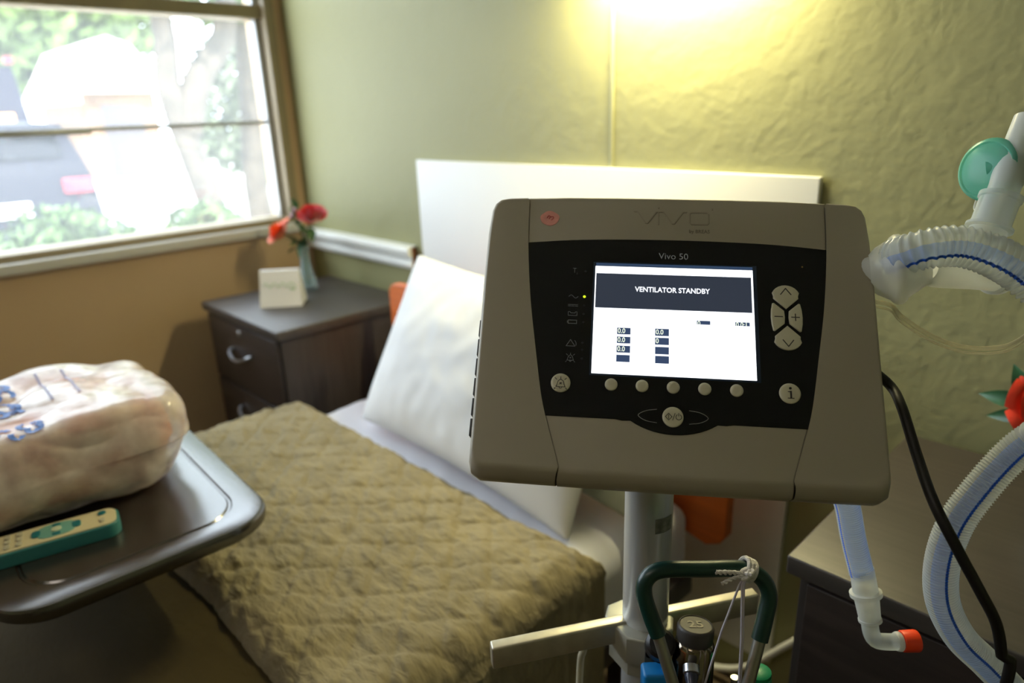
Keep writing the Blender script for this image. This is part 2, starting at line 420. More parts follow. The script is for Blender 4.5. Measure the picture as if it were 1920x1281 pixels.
# black car seen from behind, parked
def car_profile_body(name, x0, yc, w, L, prof, m, parent):
    # prof = [(along, z)] side outline; extruded across y, sides tucked in toward the roof
    mb = MB(); n = len(prof); zs = [p[1] for p in prof]; zt = max(zs); vs = []
    for s, k in ((-1, 1), (1, 1)):
        for a, z in prof:
            tuck = 1-.16*max(0, (z-.75)/(zt-.75+1e-6)); vs.append((x0-a, yc+s*w/2*tuck, z-.25))
    fs = [tuple(range(n)), tuple(range(n, 2*n))[::-1]]+[(i, (i+1) % n, n+(i+1) % n, n+i) for i in range(n)]
    mb.add(vs, fs); o = mb.obj(name, m, parent, sharp=30); return o
M_carblk = mat('black_car_paint', (28, 30, 42), .45, spec=.2); M_cargl = mat('car_glass', (20, 22, 30), .1, spec=.3)
M_tail = mat('tail_light_red', (144, 46, 61), .3, emis=(230, 100, 120), estr=.25); M_platew = mat('number_plate', (235, 235, 235), .5)
cx, cy = -8.0, 1.15
t = thing('car', 'black parked car seen from behind through the window', 'car', (cx, cy, -.25))
car_profile_body('body', cx, cy, 1.78, 4.3, [(0, .42), (.04, 1.0), (.12, 1.14), (.42, 1.50), (2.2, 1.54), (3.0, 1.2), (4.1, 1.05), (4.3, .42)], M_carblk, t)
mb = MB(); mb.prism(rrect(1.3, .34, .06), 0, .012, .004, M=axisM((cx-.245, cy, 1.07), (1, 0, .83), (0, 0, 1)) @ Matrix.Rotation(PI/2, 4, 'Z')); mb.obj('rear_window', M_cargl, t)
for s in (-1, 1):
    mb = MB(); mb.box((cx-.12, cy+s*.70-.13, .60), (cx+.02, cy+s*.70+.13, .74), .02); mb.obj('tail_light', M_tail, t)
    for a in (.8, 3.5):
        mb = MB(); mb.lathe([(.2, -.1), (.31, -.1), (.33, -.06), (.33, .06), (.31, .1), (.2, .1)], axisM((cx-a, cy+s*.80, .08), (0, 1, 0))); mb.obj('wheel', M_rubber, t)
mb = MB(); mb.box((cx-.02, cy-.26, .42), (cx+.03, cy+.26, .55), .01); mb.obj('number_plate', M_platew, t)
mb = MB(); mb.box((cx-.10, cy-.88, .05), (cx+.07, cy+.88, .28), .05); mb.obj('bumper', M_carblk, t)
settle(t)
# white pickup-like vehicle and dark van with red roof lights further back
cx, cy = -13.2, 1.65
t = thing('van', 'dark boxy van with red roof lights behind the black car', 'van', (cx, cy, -.25))
car_profile_body('body', cx, cy, 2.1, 5, [(0, .4), (.0, 1.25), (.15, 1.3), (.1, 2.35), (3.6, 2.4), (4.4, 1.4), (5.4, 1.2), (5.5, .4)], mat('dark_van_paint', (40, 41, 56), .5, spec=.2), t)
mb = MB(); mb.box((cx-.05, cy-1.0, .62), (cx+.12, cy+1.05, 1.0), .05); mb.obj('bumper', mat('white_bumper', (245, 245, 245), .4), t)
mb = MB(); mb.lathe([(.0, .03), (.17, .02), (.19, 0), (.19, -.02)], axisM((cx+.06, cy-.12, 1.32), (1, 0, 0))); mb.obj('round_lamp', mat('round_lamp_white', (255, 250, 240), .3, emis=(255, 250, 240), estr=1), t)
mb = MB(); mb.box((cx-.02, cy+.32, 1.30), (cx+.04, cy+.75, 1.42), .01); mb.obj('amber_lamp', mat('amber_lamp', (240, 170, 90), .3, emis=(240, 170, 90), estr=.6), t)
for y in (-.1, .08, .26, .86):
    mb = MB(); mb.box((cx-.15, cy+y-.06, 2.13), (cx-.02, cy+y+.06, 2.23), .02); mb.obj('roof_light', M_tail, t)
for s in (-1, 1):
    for a in (1.0, 4.4):
        mb = MB(); mb.lathe([(.25, -.12), (.38, -.12), (.4, -.06), (.4, .06), (.38, .12), (.25, .12)], axisM((cx-a, cy+s*.95, .15), (0, 1, 0))); mb.obj('wheel', M_rubber, t)
settle(t)

# ------------------------------------------------------------------ white wall board
mb = MB(); mb.box((-1.603, YW-.014, .10), (-.486, YW-.001, 1.123), .002)
tag(mb.obj('wall_board', M_board), 'large plain white protective board on the green wall behind the bed', 'board')

# ------------------------------------------------------------------ nightstands
def nightstand(loc, label):
    t = thing('nightstand', label, 'nightstand', loc, group='dark nightstands either side of the bed')
    w, d, h = .49, .445, .72
    mb = MB(); mb.box((0, 0, h-.026), (w, d, h), .003); mb.obj('top', M_dark_h, t)
    mb = MB(); mb.box((w-.034, .014, .03), (w-.014, d-.005, h-.026), .001); mb.obj('side_panel', M_dark_v, t)
    mb = MB(); mb.box((.014, .014, .03), (.034, d-.005, h-.026), .001); mb.obj('side_panel', M_dark_v, t)
    mb = MB(); mb.box((.034, d-.02, .03), (w-.034, d-.006, h-.026)); mb.box((.034, .03, .03), (w-.034, .3, .07)); mb.obj('carcass', M_darkgap, t, smooth=False)
    for z0, z1 in ((.49, .688), (.285, .482), (.075, .277)):
        mb = MB(); mb.box((.026, .004, z0), (w-.022, .022, z1), .0015); dr = mb.obj('drawer', M_drawer, t)
        mb = MB(); xc = w/2-.01; zc = (z0+z1)/2+.01
        if z0 < .48: zc += .02
        pts = spline([(xc-.062, .004, zc+.008), (xc-.056, -.008, zc+.005), (xc-.03, -.016, zc-.006), (xc, -.019, zc-.010), (xc+.03, -.016, zc-.006), (xc+.056, -.008, zc+.005), (xc+.062, .004, zc+.008)], .006)
        mb.tube(pts, .0048, 8); mb.obj('handle', M_steel, dr)
        if z0 > .48:
            mb = MB(); mb.lathe([(.0, .003), (.007, .003), (.009, 0), (.009, -.002)], axisM((xc+.006, .003, z1-.022), (0, -1, 0)), 16); mb.obj('lock', M_steel, dr)
    for x, y in ((.03, .03), (w-.03, .03), (.03, d-.03), (w-.03, d-.03)):
        mb = MB(); mb.lathe([(.016, 0), (.018, .004), (.018, .03)], Matrix.Translation((x, y, 0)), 14); mb.obj('foot', M_blackpl, t)
    return t
nightstand((-2.140, .750, 0), 'dark wood nightstand in the corner under the window, flower vase on it')
nightstand((-.289, .735, 0), 'dark wood nightstand right of the bed, behind the ventilator hoses')

# ------------------------------------------------------------------ flowers on the left nightstand
M_vglass = plastic_clear('vase_glass', (210, 225, 225), .12, .05)
M_stem = mat('flower_stem', (62, 98, 52), .5); M_leaf = mat('rose_leaf', (58, 96, 50), .45, noise_scale=30, noise_amt=.2)

def leaves(parent, m, *specs):
    for sp in specs:
        q = MB(); leaf(q, *sp); q.obj('leaf', m, parent, sharp=180)
def leaf(mb, p, d, L, W, up=(0, 0, 1), droop=.2):
    d = Vector(d).normalized(); s = d.cross(Vector(up)).normalized(); nrm = s.cross(d); vs = []; N = 8
    for i in range(N+1):
        t = i/N; w = W*math.sin(PI*t**.8)*.5; c = Vector(p)+d*L*t-nrm*(droop*L*t*t)
        vs += [c-s*w+nrm*w*.35, c, c+s*w+nrm*w*.35]
    fs = []
    for i in range(N): fs += [(3*i, 3*i+1, 3*i+4, 3*i+3), (3*i+1, 3*i+2, 3*i+5, 3*i+4)]
    mb.add(vs, fs)

def rose(c, axis, R, open_=.55, layers=5, seed=1, petals=6):
    """layered cupped petals"""
    rnd = random.Random(seed); mb = MB(); M = axisM(c, axis)
    for L in range(layers):
        f = (L+1)/layers; n = 3+L if L < 3 else petals
        for k in range(n):
            a = 2*PI*k/n+L*.7+rnd.uniform(-.15, .15); vs = []; NU, NV = 8, 6; hk = rnd.uniform(.92, 1.06)
            for i in range(NU+1):
                u = i/NU
                for j in range(NV+1):
                    v = j/NV*2-1; wid = math.sin(PI*(.10+.66*u))*1.25
                    ang = a+v*wid*PI/n
                    r = R*f*(.12+.95*math.sin(min(1., u*.62+.02)*PI/2)**.8)+R*open_*.28*f*u*u*u
                    h = R*(.05+.98*u*(1.08-.42*f))*hk-R*.30*open_*f*u**4-v*v*R*.12*u-R*.1*f
                    vs.append(M @ V(r*math.cos(ang), r*math.sin(ang), h-R*.35+rnd.uniform(-1, 1)*R*.012))
            fs = [(i*(NV+1)+j, i*(NV+1)+j+1, (i+1)*(NV+1)+j+1, (i+1)*(NV+1)+j) for i in range(NU) for j in range(NV)]
            mb.add(vs, fs)
    return mb

M_red = mat('red_petals', (205, 22, 34), .55, noise_scale=40, noise_amt=.15, sheen=.3)
M_orangep = mat('orange_petals', (246, 104, 28), .55, noise_scale=40, noise_amt=.2, sheen=.3)
vx, vy = -2.005, 1.04
vase = thing('bud_vase', 'slim clear glass bud vase behind the white tent card', 'vase', (vx, vy, .72))
mb = MB(); mb.lathe([(.0, 0), (.026, 0), (.030, .006), (.028, .03), (.019, .06), (.0135, .10), (.013, .125), (.017, .14), (.0155, .14), (.0115, .125), (.012, .10), (.017, .06), (.025, .03), (.024, .012), (0, .010)], cap=False)
mb.obj('glass', M_vglass, vase)
mb = MB(); mb.lathe([(.0, .011), (.0238, .013), (.0245, .03), (.017, .06), (.0118, .10), (0, .10)], cap=False)
mb.obj('water', plastic_clear('vase_water', (200, 215, 210), .08, .02), vase)
fl = thing('rose', 'red rose standing in the bud vase on the left nightstand', 'flower', (vx, vy, .735))
hr = V(-1.905, 1.03, .968)
mb = MB(); mb.tube(spline([(vx+.004, vy, .735), (vx+.008, vy, .85), (vx+.05, vy, .92), tuple(hr)], .01), .0022, 7); mb.obj('stem', M_stem, fl)
rose(hr, (.5, -.3, 1), .043, .35, 6, 3).obj('bloom', M_red, fl, sharp=180)
leaves(fl, M_leaf, ((vx+.01, vy, .86), (.5, -.3, .35), .07, .03), ((vx+.03, vy, .90), (-.5, -.3, .9), .06, .03), ((vx+.06, vy, .925), (.4, -.2, -.5), .05, .028)); settle(fl)
fl = thing('ranunculus', 'orange blossom tilting left in the bud vase', 'flower', (vx-.003, vy-.003, .735))
ho = V(-2.075, 1.0, .905)
mb = MB(); mb.tube(spline([(vx-.004, vy-.004, .735), (vx-.006, vy-.005, .84), (vx-.03, vy-.015, .885), tuple(ho)], .01), .0022, 7); mb.obj('stem', M_stem, fl)
rose(ho, (-.35, -.75, .8), .048, .5, 6, 9).obj('bloom', M_orangep, fl, sharp=180)
leaves(fl, M_leaf, ((vx-.01, vy-.005, .855), (-.6, -.2, -.1), .06, .028), ((vx-.01, vy, .86), (-.1, -.5, .5), .06, .03), ((vx, vy, .87), (.1, -.5, .1), .05, .035)); settle(fl)
fl = thing('greenery_sprig', 'dark green leafy sprig with small pinkish buds between the two blossoms', 'sprig', (vx, vy+.004, .735))
mb = MB(); mb.tube(spline([(vx, vy+.004, .735), (vx, vy+.004, .86), (vx-.012, vy, .94), (vx-.015, vy, .985)], .01), .0018, 7)
mb.tube(spline([(vx, vy+.004, .80), (vx+.006, vy+.004, .87), (vx-.03, vy, .955)], .01), .0015, 7); mb.obj('stem', M_stem, fl)
for p, d, L in (((vx-.014, vy, .975), (.1, -.2, 1), .04), ((vx-.01, vy, .95), (-.6, -.2, .8), .045), ((vx, vy, .86), (.5, -.2, .5), .06), ((vx, vy, .865), (-.2, -.5, .7), .055), ((vx, vy, .88), (.2, -.4, -.6), .06), ((vx-.01, vy, .935), (.7, -.3, .3), .05)): leaves(fl, M_leaf, (p, d, L, .024))
mb = MB()
M_bud = mat('pink_bud', (200, 150, 165), .6)
for p in ((vx-.03, vy, .957), (vx-.038, vy-.004, .945), (vx-.022, vy, .965)): mb = MB(); mb.lathe([(.0, 0), (.006, .003), (.008, .009), (.004, .015), (0, .016)], Matrix.Translation(p), 10, cap=False); mb.obj('bud', M_bud, fl)
settle(fl)

# white tent card
M_card = mat('white_card', (226, 224, 220), .6)
cxm, cym = -1.912, .925
card = thing('tent_card', 'small white folded tent card with faint green print in front of the vase', 'card', (cxm-.004, cym-.016, .72), rotz=math.radians(52))
mb = MB(); w = .060
vs = [(-w, -.045, 0), (w, -.045, 0), (w, .045, 0), (-w, .045, 0), (-w+.004, -.008, .102), (w-.004, -.008, .102), (w-.004, .008, .102), (-w+.004, .008, .102)]
mb.add(vs, [(0,1,2,3), (0,1,5,4), (1,2,6,5), (2,3,7,6), (3,0,4,7), (4,5,6,7)]); mb.obj('card_body', M_card, card, smooth=False)
M_pg = mat('faded_green_print', (170, 195, 150), .7)
mb = MB(); rnd = random.Random(4)
Mf = Matrix(((1,0,0,0), (0,.314,-.949,-.0275), (0,.949,.314,.062), (0,0,0,1)))
pts = [(-.045+.005*i, .006*math.sin(i*1.3)+.002*math.sin(i*3.1)) for i in range(19)]
for i in range(len(pts)-1):
    a, b2 = Vector(pts[i]), Vector(pts[i+1]); d = (b2-a).normalized(); nn = V(-d.y, d.x)*.0014
    mb.add([Mf @ V(q.x, q.y, .0006) for q in (a-nn, b2-nn, b2+nn, a+nn)], [(0,1,2,3)])
mb.box((.030, -.016, 0), (.044, -.010, .0006), M=Mf)
mb.obj('print', M_pg, card, smooth=False)

# ------------------------------------------------------------------ round glass vase with a flower, right nightstand
v2 = V(-.045, .99, .72)
gv = thing('round_vase', 'round clear glass vase on the right nightstand at the edge of view', 'vase', tuple(v2))
mb = MB(); mb.lathe([(.0, 0), (.025, 0), (.042, .012), (.052, .038), (.046, .066), (.028, .084), (.022, .095), (.026, .105), (.024, .105), (.020, .095), (.026, .083), (.043, .065), (.049, .038), (.039, .014), (0, .006)], cap=False)
mb.obj('glass', M_vglass, gv)
fl = thing('silk_flower', 'red flower with dark green leaves in the round vase by the hoses', 'flower', (v2.x, v2.y, .73))
top = V(-.098, 1.06, .862)
mb = MB(); mb.tube(spline([(v2.x, v2.y, .73), (v2.x-.004, v2.y+.005, .80), (v2.x-.02, v2.y+.03, .835), tuple(top)], .01), .002, 7)
mb.tube(spline([(v2.x-.004, v2.y+.005, .80), (-.10, 1.04, .85), (-.14, 1.06, .868)], .01), .0015, 7); mb.obj('stem', mat('yellow_green_stem', (150, 150, 50), .5), fl)
rose(top, (.35, -.7, .4), .046, .9, 4, 12, 7).obj('bloom', mat('red_orange_petals', (225, 60, 34), .5, noise_scale=30, noise_amt=.15), fl, sharp=180)
leaves(fl, mat('dark_green_leaf', (44, 92, 56), .35), ((-.125, 1.06, .864), (-.55, -.05, .9), .052, .024, (0, -1, .2)), ((-.125, 1.06, .862), (-1, 0, -.05), .062, .022, (0, -1, .3)),
       ((-.115, 1.06, .848), (-1, 0, -.32), .062, .02, (0, -1, .3)), ((-.12, 1.06, .862), (.2, 0, 1), .05, .022, (0, -1, .2))); settle(fl)

# ------------------------------------------------------------------ bed
BX0, BX1, BY1, BZ = -1.51, -.60, 1.025, .54
bed = thing('hospital_bed', 'hospital bed with orange wood headboard and white sheets', 'bed', (-1.055, .1, 0))
def wr(x, y, s=1., seed=0): return noise.noise(V(x*s+seed, y*s, seed*1.7))
def soft_slab(x0, x1, y0, y1, z0, z1, r, nx, ny, fz=None, skirt=0):
    """grid over the top, rounding down the four sides"""
    def prof(t, a, b):   # t in 0..1 -> (coord, drop)
        W = b-a; side = z1-z0-r; arc = r*PI/2; tot = 2*side+2*arc+(W-2*r); s = t*tot
        if s < side: return a, side-s+r
        s -= side
        if s < arc: q = s/r; return a+r-r*math.cos(q), r-r*math.sin(q)
        s -= arc
        if s < W-2*r: return a+r+s, 0
        s -= W-2*r
        if s < arc: q = s/r; return b-r+r*math.sin(q), r-r*math.cos(q)
        return b, r+(s-arc)
    vs = []
    for j in range(ny+1):
        y, dy = prof(j/ny, y0, y1)
        for i in range(nx+1):
            x, dx = prof(i/nx, x0, x1); d = min(max(dx, dy), z1-z0)
            if dx > r and dy > r: pass
            z = z1-d
            if fz:
                q = fz(x, y, z); x2, y2, z = q
            else: x2, y2 = x, y
            vs.append((x2, y2, z))
    fs = [(j*(nx+1)+i, j*(nx+1)+i+1, (j+1)*(nx+1)+i+1, (j+1)*(nx+1)+i) for j in range(ny) for i in range(nx)]
    return vs, fs
def fz_m(x, y, z):
    w = .006*wr(x, y+z, 9, 1)+.003*wr(x+y, y-z, 22, 4)
    sx = 0
    if abs(x-BX1) < .02 or abs(x-BX0) < .02: sx = .006*wr(y*2, z, 12, 6)
    return (x+sx, y, z+w)
mb = MB(); vs, fs = soft_slab(BX0, BX1, -.98, BY1, .41, BZ, .05, 90, 170, fz_m); mb.add(vs, fs)
mb.obj('mattress', M_sheet, bed, sharp=180)
mb = MB(); mb.box((BX0+.04, -.95, .33), (BX1-.04, 1.0, .408), .01)
for x in (BX0-.02, BX1-.01): mb.box((x, -.9, .335), (x+.03, 1.03, .385), .006)
mb.obj('deck', mat('dark_bed_deck', (44, 42, 44), .5), bed)
for y in (-.85, .9):
    for x in (BX0+.05, BX1-.09):
        mb = MB(); mb.box((x, y, .06), (x+.04, y+.04, .31), .004); lg = mb.obj('leg', M_steel, bed)
        mb = MB(); mb.lathe([(.02, -.012), (.045, -.012), (.05, -.006), (.05, .006), (.045, .012), (.02, .012)], axisM((x+.02, y+.02, .05), (1, 0, 0)), 20); mb.obj('caster', M_blackpl, lg)
def headboard(y, name):
    mb = MB()
    pts = [(-.515, .30), (-.515, .0)]
    out2 = []
    # top edge with rounded corners, lower edge rises in the middle
    X = .515; zt, zb = .812, .445
    for k in range(7): a = math.radians(180-90*k/6); out2.append((-X+.03+.03*math.cos(a), zt-.03+.03*math.sin(a)))
    for k in range(9): out2.append((-X+.03+(2*X-.06)*(k+1)/10, zt+.02*math.sin(PI*(k+1)/10)))
    for k in range(7): a = math.radians(90-90*k/6); out2.append((X-.03+.03*math.cos(a), zt-.03+.03*math.sin(a)))
    low = [(X, .48), (X-.012, .460), (X-.04, .446), (X-.085, .456), (X-.14, .475)]
    out2 += low+[(-p[0], p[1]) for p in low[::-1]]
    mb.prism(out2, 0, .022, .004, M=Matrix(((1,0,0,-1.04), (0,0,-1,y), (0,1,0,0), (0,0,0,1))))
    return mb.obj(name, M_orange, bed, sharp=30)
hb = headboard(1.062, 'headboard')
for x in (-1.38, -.73): mb = MB(); mb.box((x-.02, 1.064, .30), (x+.02, 1.082, .62), .003); mb.obj('headboard_bracket', M_blackpl, bed)
headboard(-1.0, 'footboard')
settle(bed)

# coverlet lying toward the foot, quilt folded across the middle
def fz_c(x, y, z):
    return (x, y, z+.006*wr(x, y, 5, 3))
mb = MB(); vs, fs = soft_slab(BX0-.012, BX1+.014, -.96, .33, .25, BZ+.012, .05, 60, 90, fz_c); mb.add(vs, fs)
tag(mb.obj('coverlet', M_cover, sharp=180), 'smooth olive coverlet on the lower end of the bed, table shadow painted into its dark colour', 'coverlet')

def fz_q(x, y, z):
    a, b2 = (x+y)*PI/.085, (x-y)*PI/.085
    yy = y-z*1.0 if False else y
    if z < BZ-.02 and (abs(x-BX1) < .06 or abs(x-BX0) < .06): a, b2 = (z+y)*PI/.085, (z-y)*PI/.085
    ed = min(1., max(0., (.735-y)/.03))
    puff = .0048*(1-math.exp(-6*abs(math.sin(a))))*(1-math.exp(-6*abs(math.sin(b2))))
    w = puff*ed+.0075*wr(x*1.2+y*.6, y*2.4, 14, 2)+.0042*wr(x*1.5+y, y*4, 26, 7)+.006*wr(x, y, 4, 9)
    if abs(y-.715) < .006: w -= .003
    if z > BZ: return (x+.002*wr(x, y, 20, 5), y+.006*wr(x, 0, 6, 5), z+w)
    s = 1 if x > -1 else -1
    if y > .7 or y < .3: return (x, y, z)
    return (x+s*(w*.7+.010*wr(y, z*.6, 6, 8)), y, z)
mb = MB(); vs, fs = soft_slab(BX0-.03, BX1+.03, .262, .738, .20, BZ+.045, .05, 420, 300, fz_q); mb.add(vs, fs)
tag(mb.obj('quilt', M_quilt, sharp=180), 'olive green diamond quilted blanket folded across the bed', 'quilt')

# pillows
def pillow(name, M, hw, hh, th, m, label, seed):
    mb = MB(); N = 64; vs = []
    for side in (1, -1):
        for j in range(N+1):
            for i in range(N+1):
                s = -1+2*i/N; t = -1+2*j/N
                px = s*hw*(1-.05*(1-t*t)*0)*(1-.04*(1-abs(s))*0); k = (1-abs(s)**3.2)*(1-abs(t)**3.2)
                ex = 1-.055*math.cos(t*PI/2)*abs(s)**2*1.; ey = 1-.07*math.cos(s*PI/2)*abs(t)**2
                z = side*th*max(0, k)**.55
                z += side*k*(.006*wr(s*2, t*2, 1.4, seed)+.012*wr(s*1.1, t*1.1, 1, seed+3)+.003*wr(s*6, t*3, 1.5, seed+5)) if k > 0 else 0
                vs.append(M @ V(px*ex, t*hh*ey, z))
    n1 = (N+1)*(N+1)
    fs = []
    for q in (0, n1):
        for j in range(N):
            for i in range(N): fs.append((q+j*(N+1)+i, q+j*(N+1)+i+1, q+(j+1)*(N+1)+i+1, q+(j+1)*(N+1)+i))
    mb.add(vs, fs); o = mb.obj(name, m, sharp=180)
    bm = bmesh.new(); bm.from_mesh(o.data); bmesh.ops.remove_doubles(bm, verts=bm.verts, dist=.0005); bmesh.ops.recalc_face_normals(bm, faces=bm.faces)
    bm.to_mesh(o.data); bm.free()
    return tag(o, label, 'pillow')
def pm(bl, br, tl):
    bl, br, tl = Vector(bl), Vector(br), Vector(tl); x = (br-bl).normalized(); y = (tl-bl); y = (y-x*y.dot(x)).normalized(); z = x.cross(y)
    M = Matrix((x, y, z)).transposed().to_4x4(); c = (bl+br)/2+y*((tl-bl).length/2); M.translation = c; return M, (br-bl).length/2, (tl-bl).length/2
M, hw, hh = pm((-1.345, .79, .560), (-.662, .756, .552), (-1.37, .985, .925))
pillow('pillow', M, hw, hh, .065, M_pillow, 'big white pillow propped against the headboard of the bed', 2)
M, hw, hh = pm((-1.20, .885, .575), (-.600, .850, .575), (-1.20, 1.015, .80))
pillow('pillow', M, hw, hh, .035, M_pillow2, 'flat grey-green pillow behind the white one, edge showing at right', 5)

# ------------------------------------------------------------------ overbed table
TZ = .72
tb = thing('overbed_table', 'dark brown overbed table with rounded corners and grooved rim', 'table', (-1.25, .17, 0))
w, d = .77, .335; ax = math.radians(-2.5)
Mt = Matrix.Translation((-1.242, .205, 0)) @ Matrix.Rotation(math.radians(-3), 4, 'Z')
mb = MB(); op = rrect(w, d, .065, 10)
def scaled(p, e): return [(x*(1-e/(w/2)), y*(1-e/(d/2))) for x, y in p]
lay = [(.016, TZ-.026), (.006, TZ-.024), (.001, TZ-.018), (0, TZ-.010), (.0005, TZ-.004), (.002, TZ-.001), (.005, TZ), (.036, TZ), (.038, TZ-.0022), (.0405, TZ-.0022), (.0425, TZ)]
n = len(op); vs = []
for e, z in lay: vs += [Mt @ V(x, y, z) for x, y in scaled(op, e)]
fs = [(k*n+i, k*n+(i+1) % n, (k+1)*n+(i+1) % n, (k+1)*n+i) for k in range(len(lay)-1) for i in range(n)]
fs += [tuple(range(n))[::-1], tuple((len(lay)-1)*n+i for i in range(n))]
mb.add(vs, fs); mb.obj('tabletop', M_table, tb, sharp=25)
mb = MB(); mb.box((-.37, -.03, .09), (-.31, .03, TZ-.027), .006, M=Mt); mb.obj('column', mat('grey_column', (120, 120, 120), .4, .5), tb)
mb = MB(); mb.box((-.375, -.16, .045), (-.33, .16, .09), .006, M=Mt)
for y in (-.15, .12): mb.box((-.375, y, .045), (.30, y+.035, .075), .006, M=Mt)
mb.obj('base', mat('grey_base', (90, 88, 86), .5, .3), tb)
for x in (-.35, .26):
    for y in (-.13, .137):
        mb = MB(); mb.lathe([(.01, -.01), (.02, -.01), (.0235, -.005), (.0235, .005), (.02, .01), (.01, .01)], Mt @ axisM((x, y, .0235), (0, 1, 0)), 16); mb.obj('caster', M_blackpl, tb)
settle(tb)

# remote control
rc = thing('remote_control', 'teal and cream television remote control on the overbed table', 'remote', (-1.006, .080, TZ), rotz=math.radians(-13))
M_teal = mat('teal_plastic', (48, 118, 122), .4); M_cream = mat('cream_plastic', (206, 196, 160), .45)
mb = MB(); mb.prism(rrect(.050, .215, .016, 6), 0.0005, .019, .002); mb.obj('body', M_teal, rc)
mb = MB(); mb.prism(rrect(.045, .209, .014, 6), .0185, .0212, .001); mb.obj('face_plate', M_cream, rc)
def rcpad(n, w, h, x, y, m, r=None, z=.0232):
    mb = MB(); mb.prism(rrect(w, h, r or min(w, h)*.45, 4, x, y), .0208, z, .0006); return mb.obj(n, m, rc)
M_tealk = mat('teal_keys', (20, 112, 125), .35); M_grk = mat('grey_keys', (186, 182, 160), .5)
rcpad('navigation_pad', .034, .046, 0, .035, mat('pale_teal_pad', (110, 165, 155), .4), .015, .0222)
rcpad('button', .016, .010, 0, .058, M_tealk); rcpad('button', .016, .010, 0, .012, M_tealk); rcpad('button', .012, .012, 0, .035, mat('pale_key', (196, 205, 180), .4), .006, .0236)
rcpad('button', .007, .010, -.012, .035, M_tealk); rcpad('button', .007, .010, .012, .035, M_tealk)
rcpad('power_button', .010, .010, -.010, .088, M_tealk, .005); rcpad('button', .010, .006, .010, .088, M_grk)
for r_ in range(5):
    for c_ in range(3): rcpad('button', .010, .007, -.013+.013*c_, -.006-.013*r_, M_grk)
rcpad('button', .008, .008, -.014, -.080, mat('red_key', (190, 60, 80), .4), .004); rcpad('label_plate', .040, .022, 0, -.088, mat('white_plate', (225, 228, 235), .4), .003, .0216)

# plastic-wrapped package
bagM = Matrix.Translation((-1.165, .120, TZ)) @ Matrix.Rotation(math.radians(-4), 4, 'Z')
def bagsurf(sc=1., rough=1., seed=0, N=120):
    vs = []; fs = []
    bm = bmesh.new(); bmesh.ops.create_cube(bm, size=2)
    bmesh.ops.subdivide_edges(bm, edges=bm.edges[:], cuts=70, use_grid_fill=True)
    for v in bm.verts:
        p = v.co.copy(); ee = 7 if p.z > 0 else 4.5; m_ = (abs(p.x)**ee+abs(p.y)**ee+abs(p.z)**ee)**(1/ee); q = p/m_
        z = q.z
        fx = 1-.16*max(0, -z)**1.5-.02*max(0, z); fy = 1-.12*max(0, -z)**1.5-.05*max(0, z)
        x, y = q.x*.142*fx*sc, q.y*.205*fy*sc; zz = .078+z*.0775*sc
        # crumple: ridged noise creases
        P = V(x*1., y*1., zz)
        c = 0
        for f, a in ((7, .013), (15, .0042), (30, .0012)):
            c += a*(abs(noise.noise(P*f+V(seed, 3, 1)))*2-.5)
        c += .010*noise.noise(P*5+V(seed+4, 0, 0))
        nv = V(q.x, q.y, q.z).normalized(); k = rough*(1 if z > -.9 else .3)
        P = P+nv*c*k
        P.z = max(.001 if sc > .99 else .004, P.z); v.co = bagM @ P
    vs = [v.co.copy() for v in bm.verts]; bm.verts.index_update(); fs = [[v.index for v in f.verts] for f in bm.faces]; bm.free()
    return vs, fs
pk = thing('plastic_wrapped_package', 'package of pink pads in crinkled clear plastic wrap with blue print', 'package', (-1.165, .12, TZ))
vs, fs = bagsurf(.90, .6, 2); mb = MB(); mb.add(vs, fs)
mb.obj('contents', mat('pink_contents', (218, 142, 122), .8, noise_scale=14, noise_amt=.16), pk, sharp=180)
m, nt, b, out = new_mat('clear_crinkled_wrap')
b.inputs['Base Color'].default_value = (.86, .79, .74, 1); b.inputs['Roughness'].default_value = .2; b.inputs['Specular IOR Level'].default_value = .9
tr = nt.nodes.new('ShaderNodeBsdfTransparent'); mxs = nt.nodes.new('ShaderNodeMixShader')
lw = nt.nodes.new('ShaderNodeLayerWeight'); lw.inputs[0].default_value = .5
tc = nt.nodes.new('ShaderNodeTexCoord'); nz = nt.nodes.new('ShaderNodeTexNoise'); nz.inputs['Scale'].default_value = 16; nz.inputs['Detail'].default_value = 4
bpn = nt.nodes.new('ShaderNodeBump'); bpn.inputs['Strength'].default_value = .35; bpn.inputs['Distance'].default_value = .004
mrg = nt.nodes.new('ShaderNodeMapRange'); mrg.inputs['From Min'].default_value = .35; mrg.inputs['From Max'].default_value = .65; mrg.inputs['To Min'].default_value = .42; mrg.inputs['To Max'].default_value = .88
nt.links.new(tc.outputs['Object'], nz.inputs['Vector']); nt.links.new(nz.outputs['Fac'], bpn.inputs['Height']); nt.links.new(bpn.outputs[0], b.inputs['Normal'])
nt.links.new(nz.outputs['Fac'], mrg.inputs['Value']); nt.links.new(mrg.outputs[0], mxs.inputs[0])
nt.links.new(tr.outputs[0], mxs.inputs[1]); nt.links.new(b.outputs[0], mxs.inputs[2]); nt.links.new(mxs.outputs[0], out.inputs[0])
vs, fs = bagsurf(1.0, 1., 2); mb = MB(); mb.add(vs, fs); mb.obj('wrap', m, pk, sharp=180)
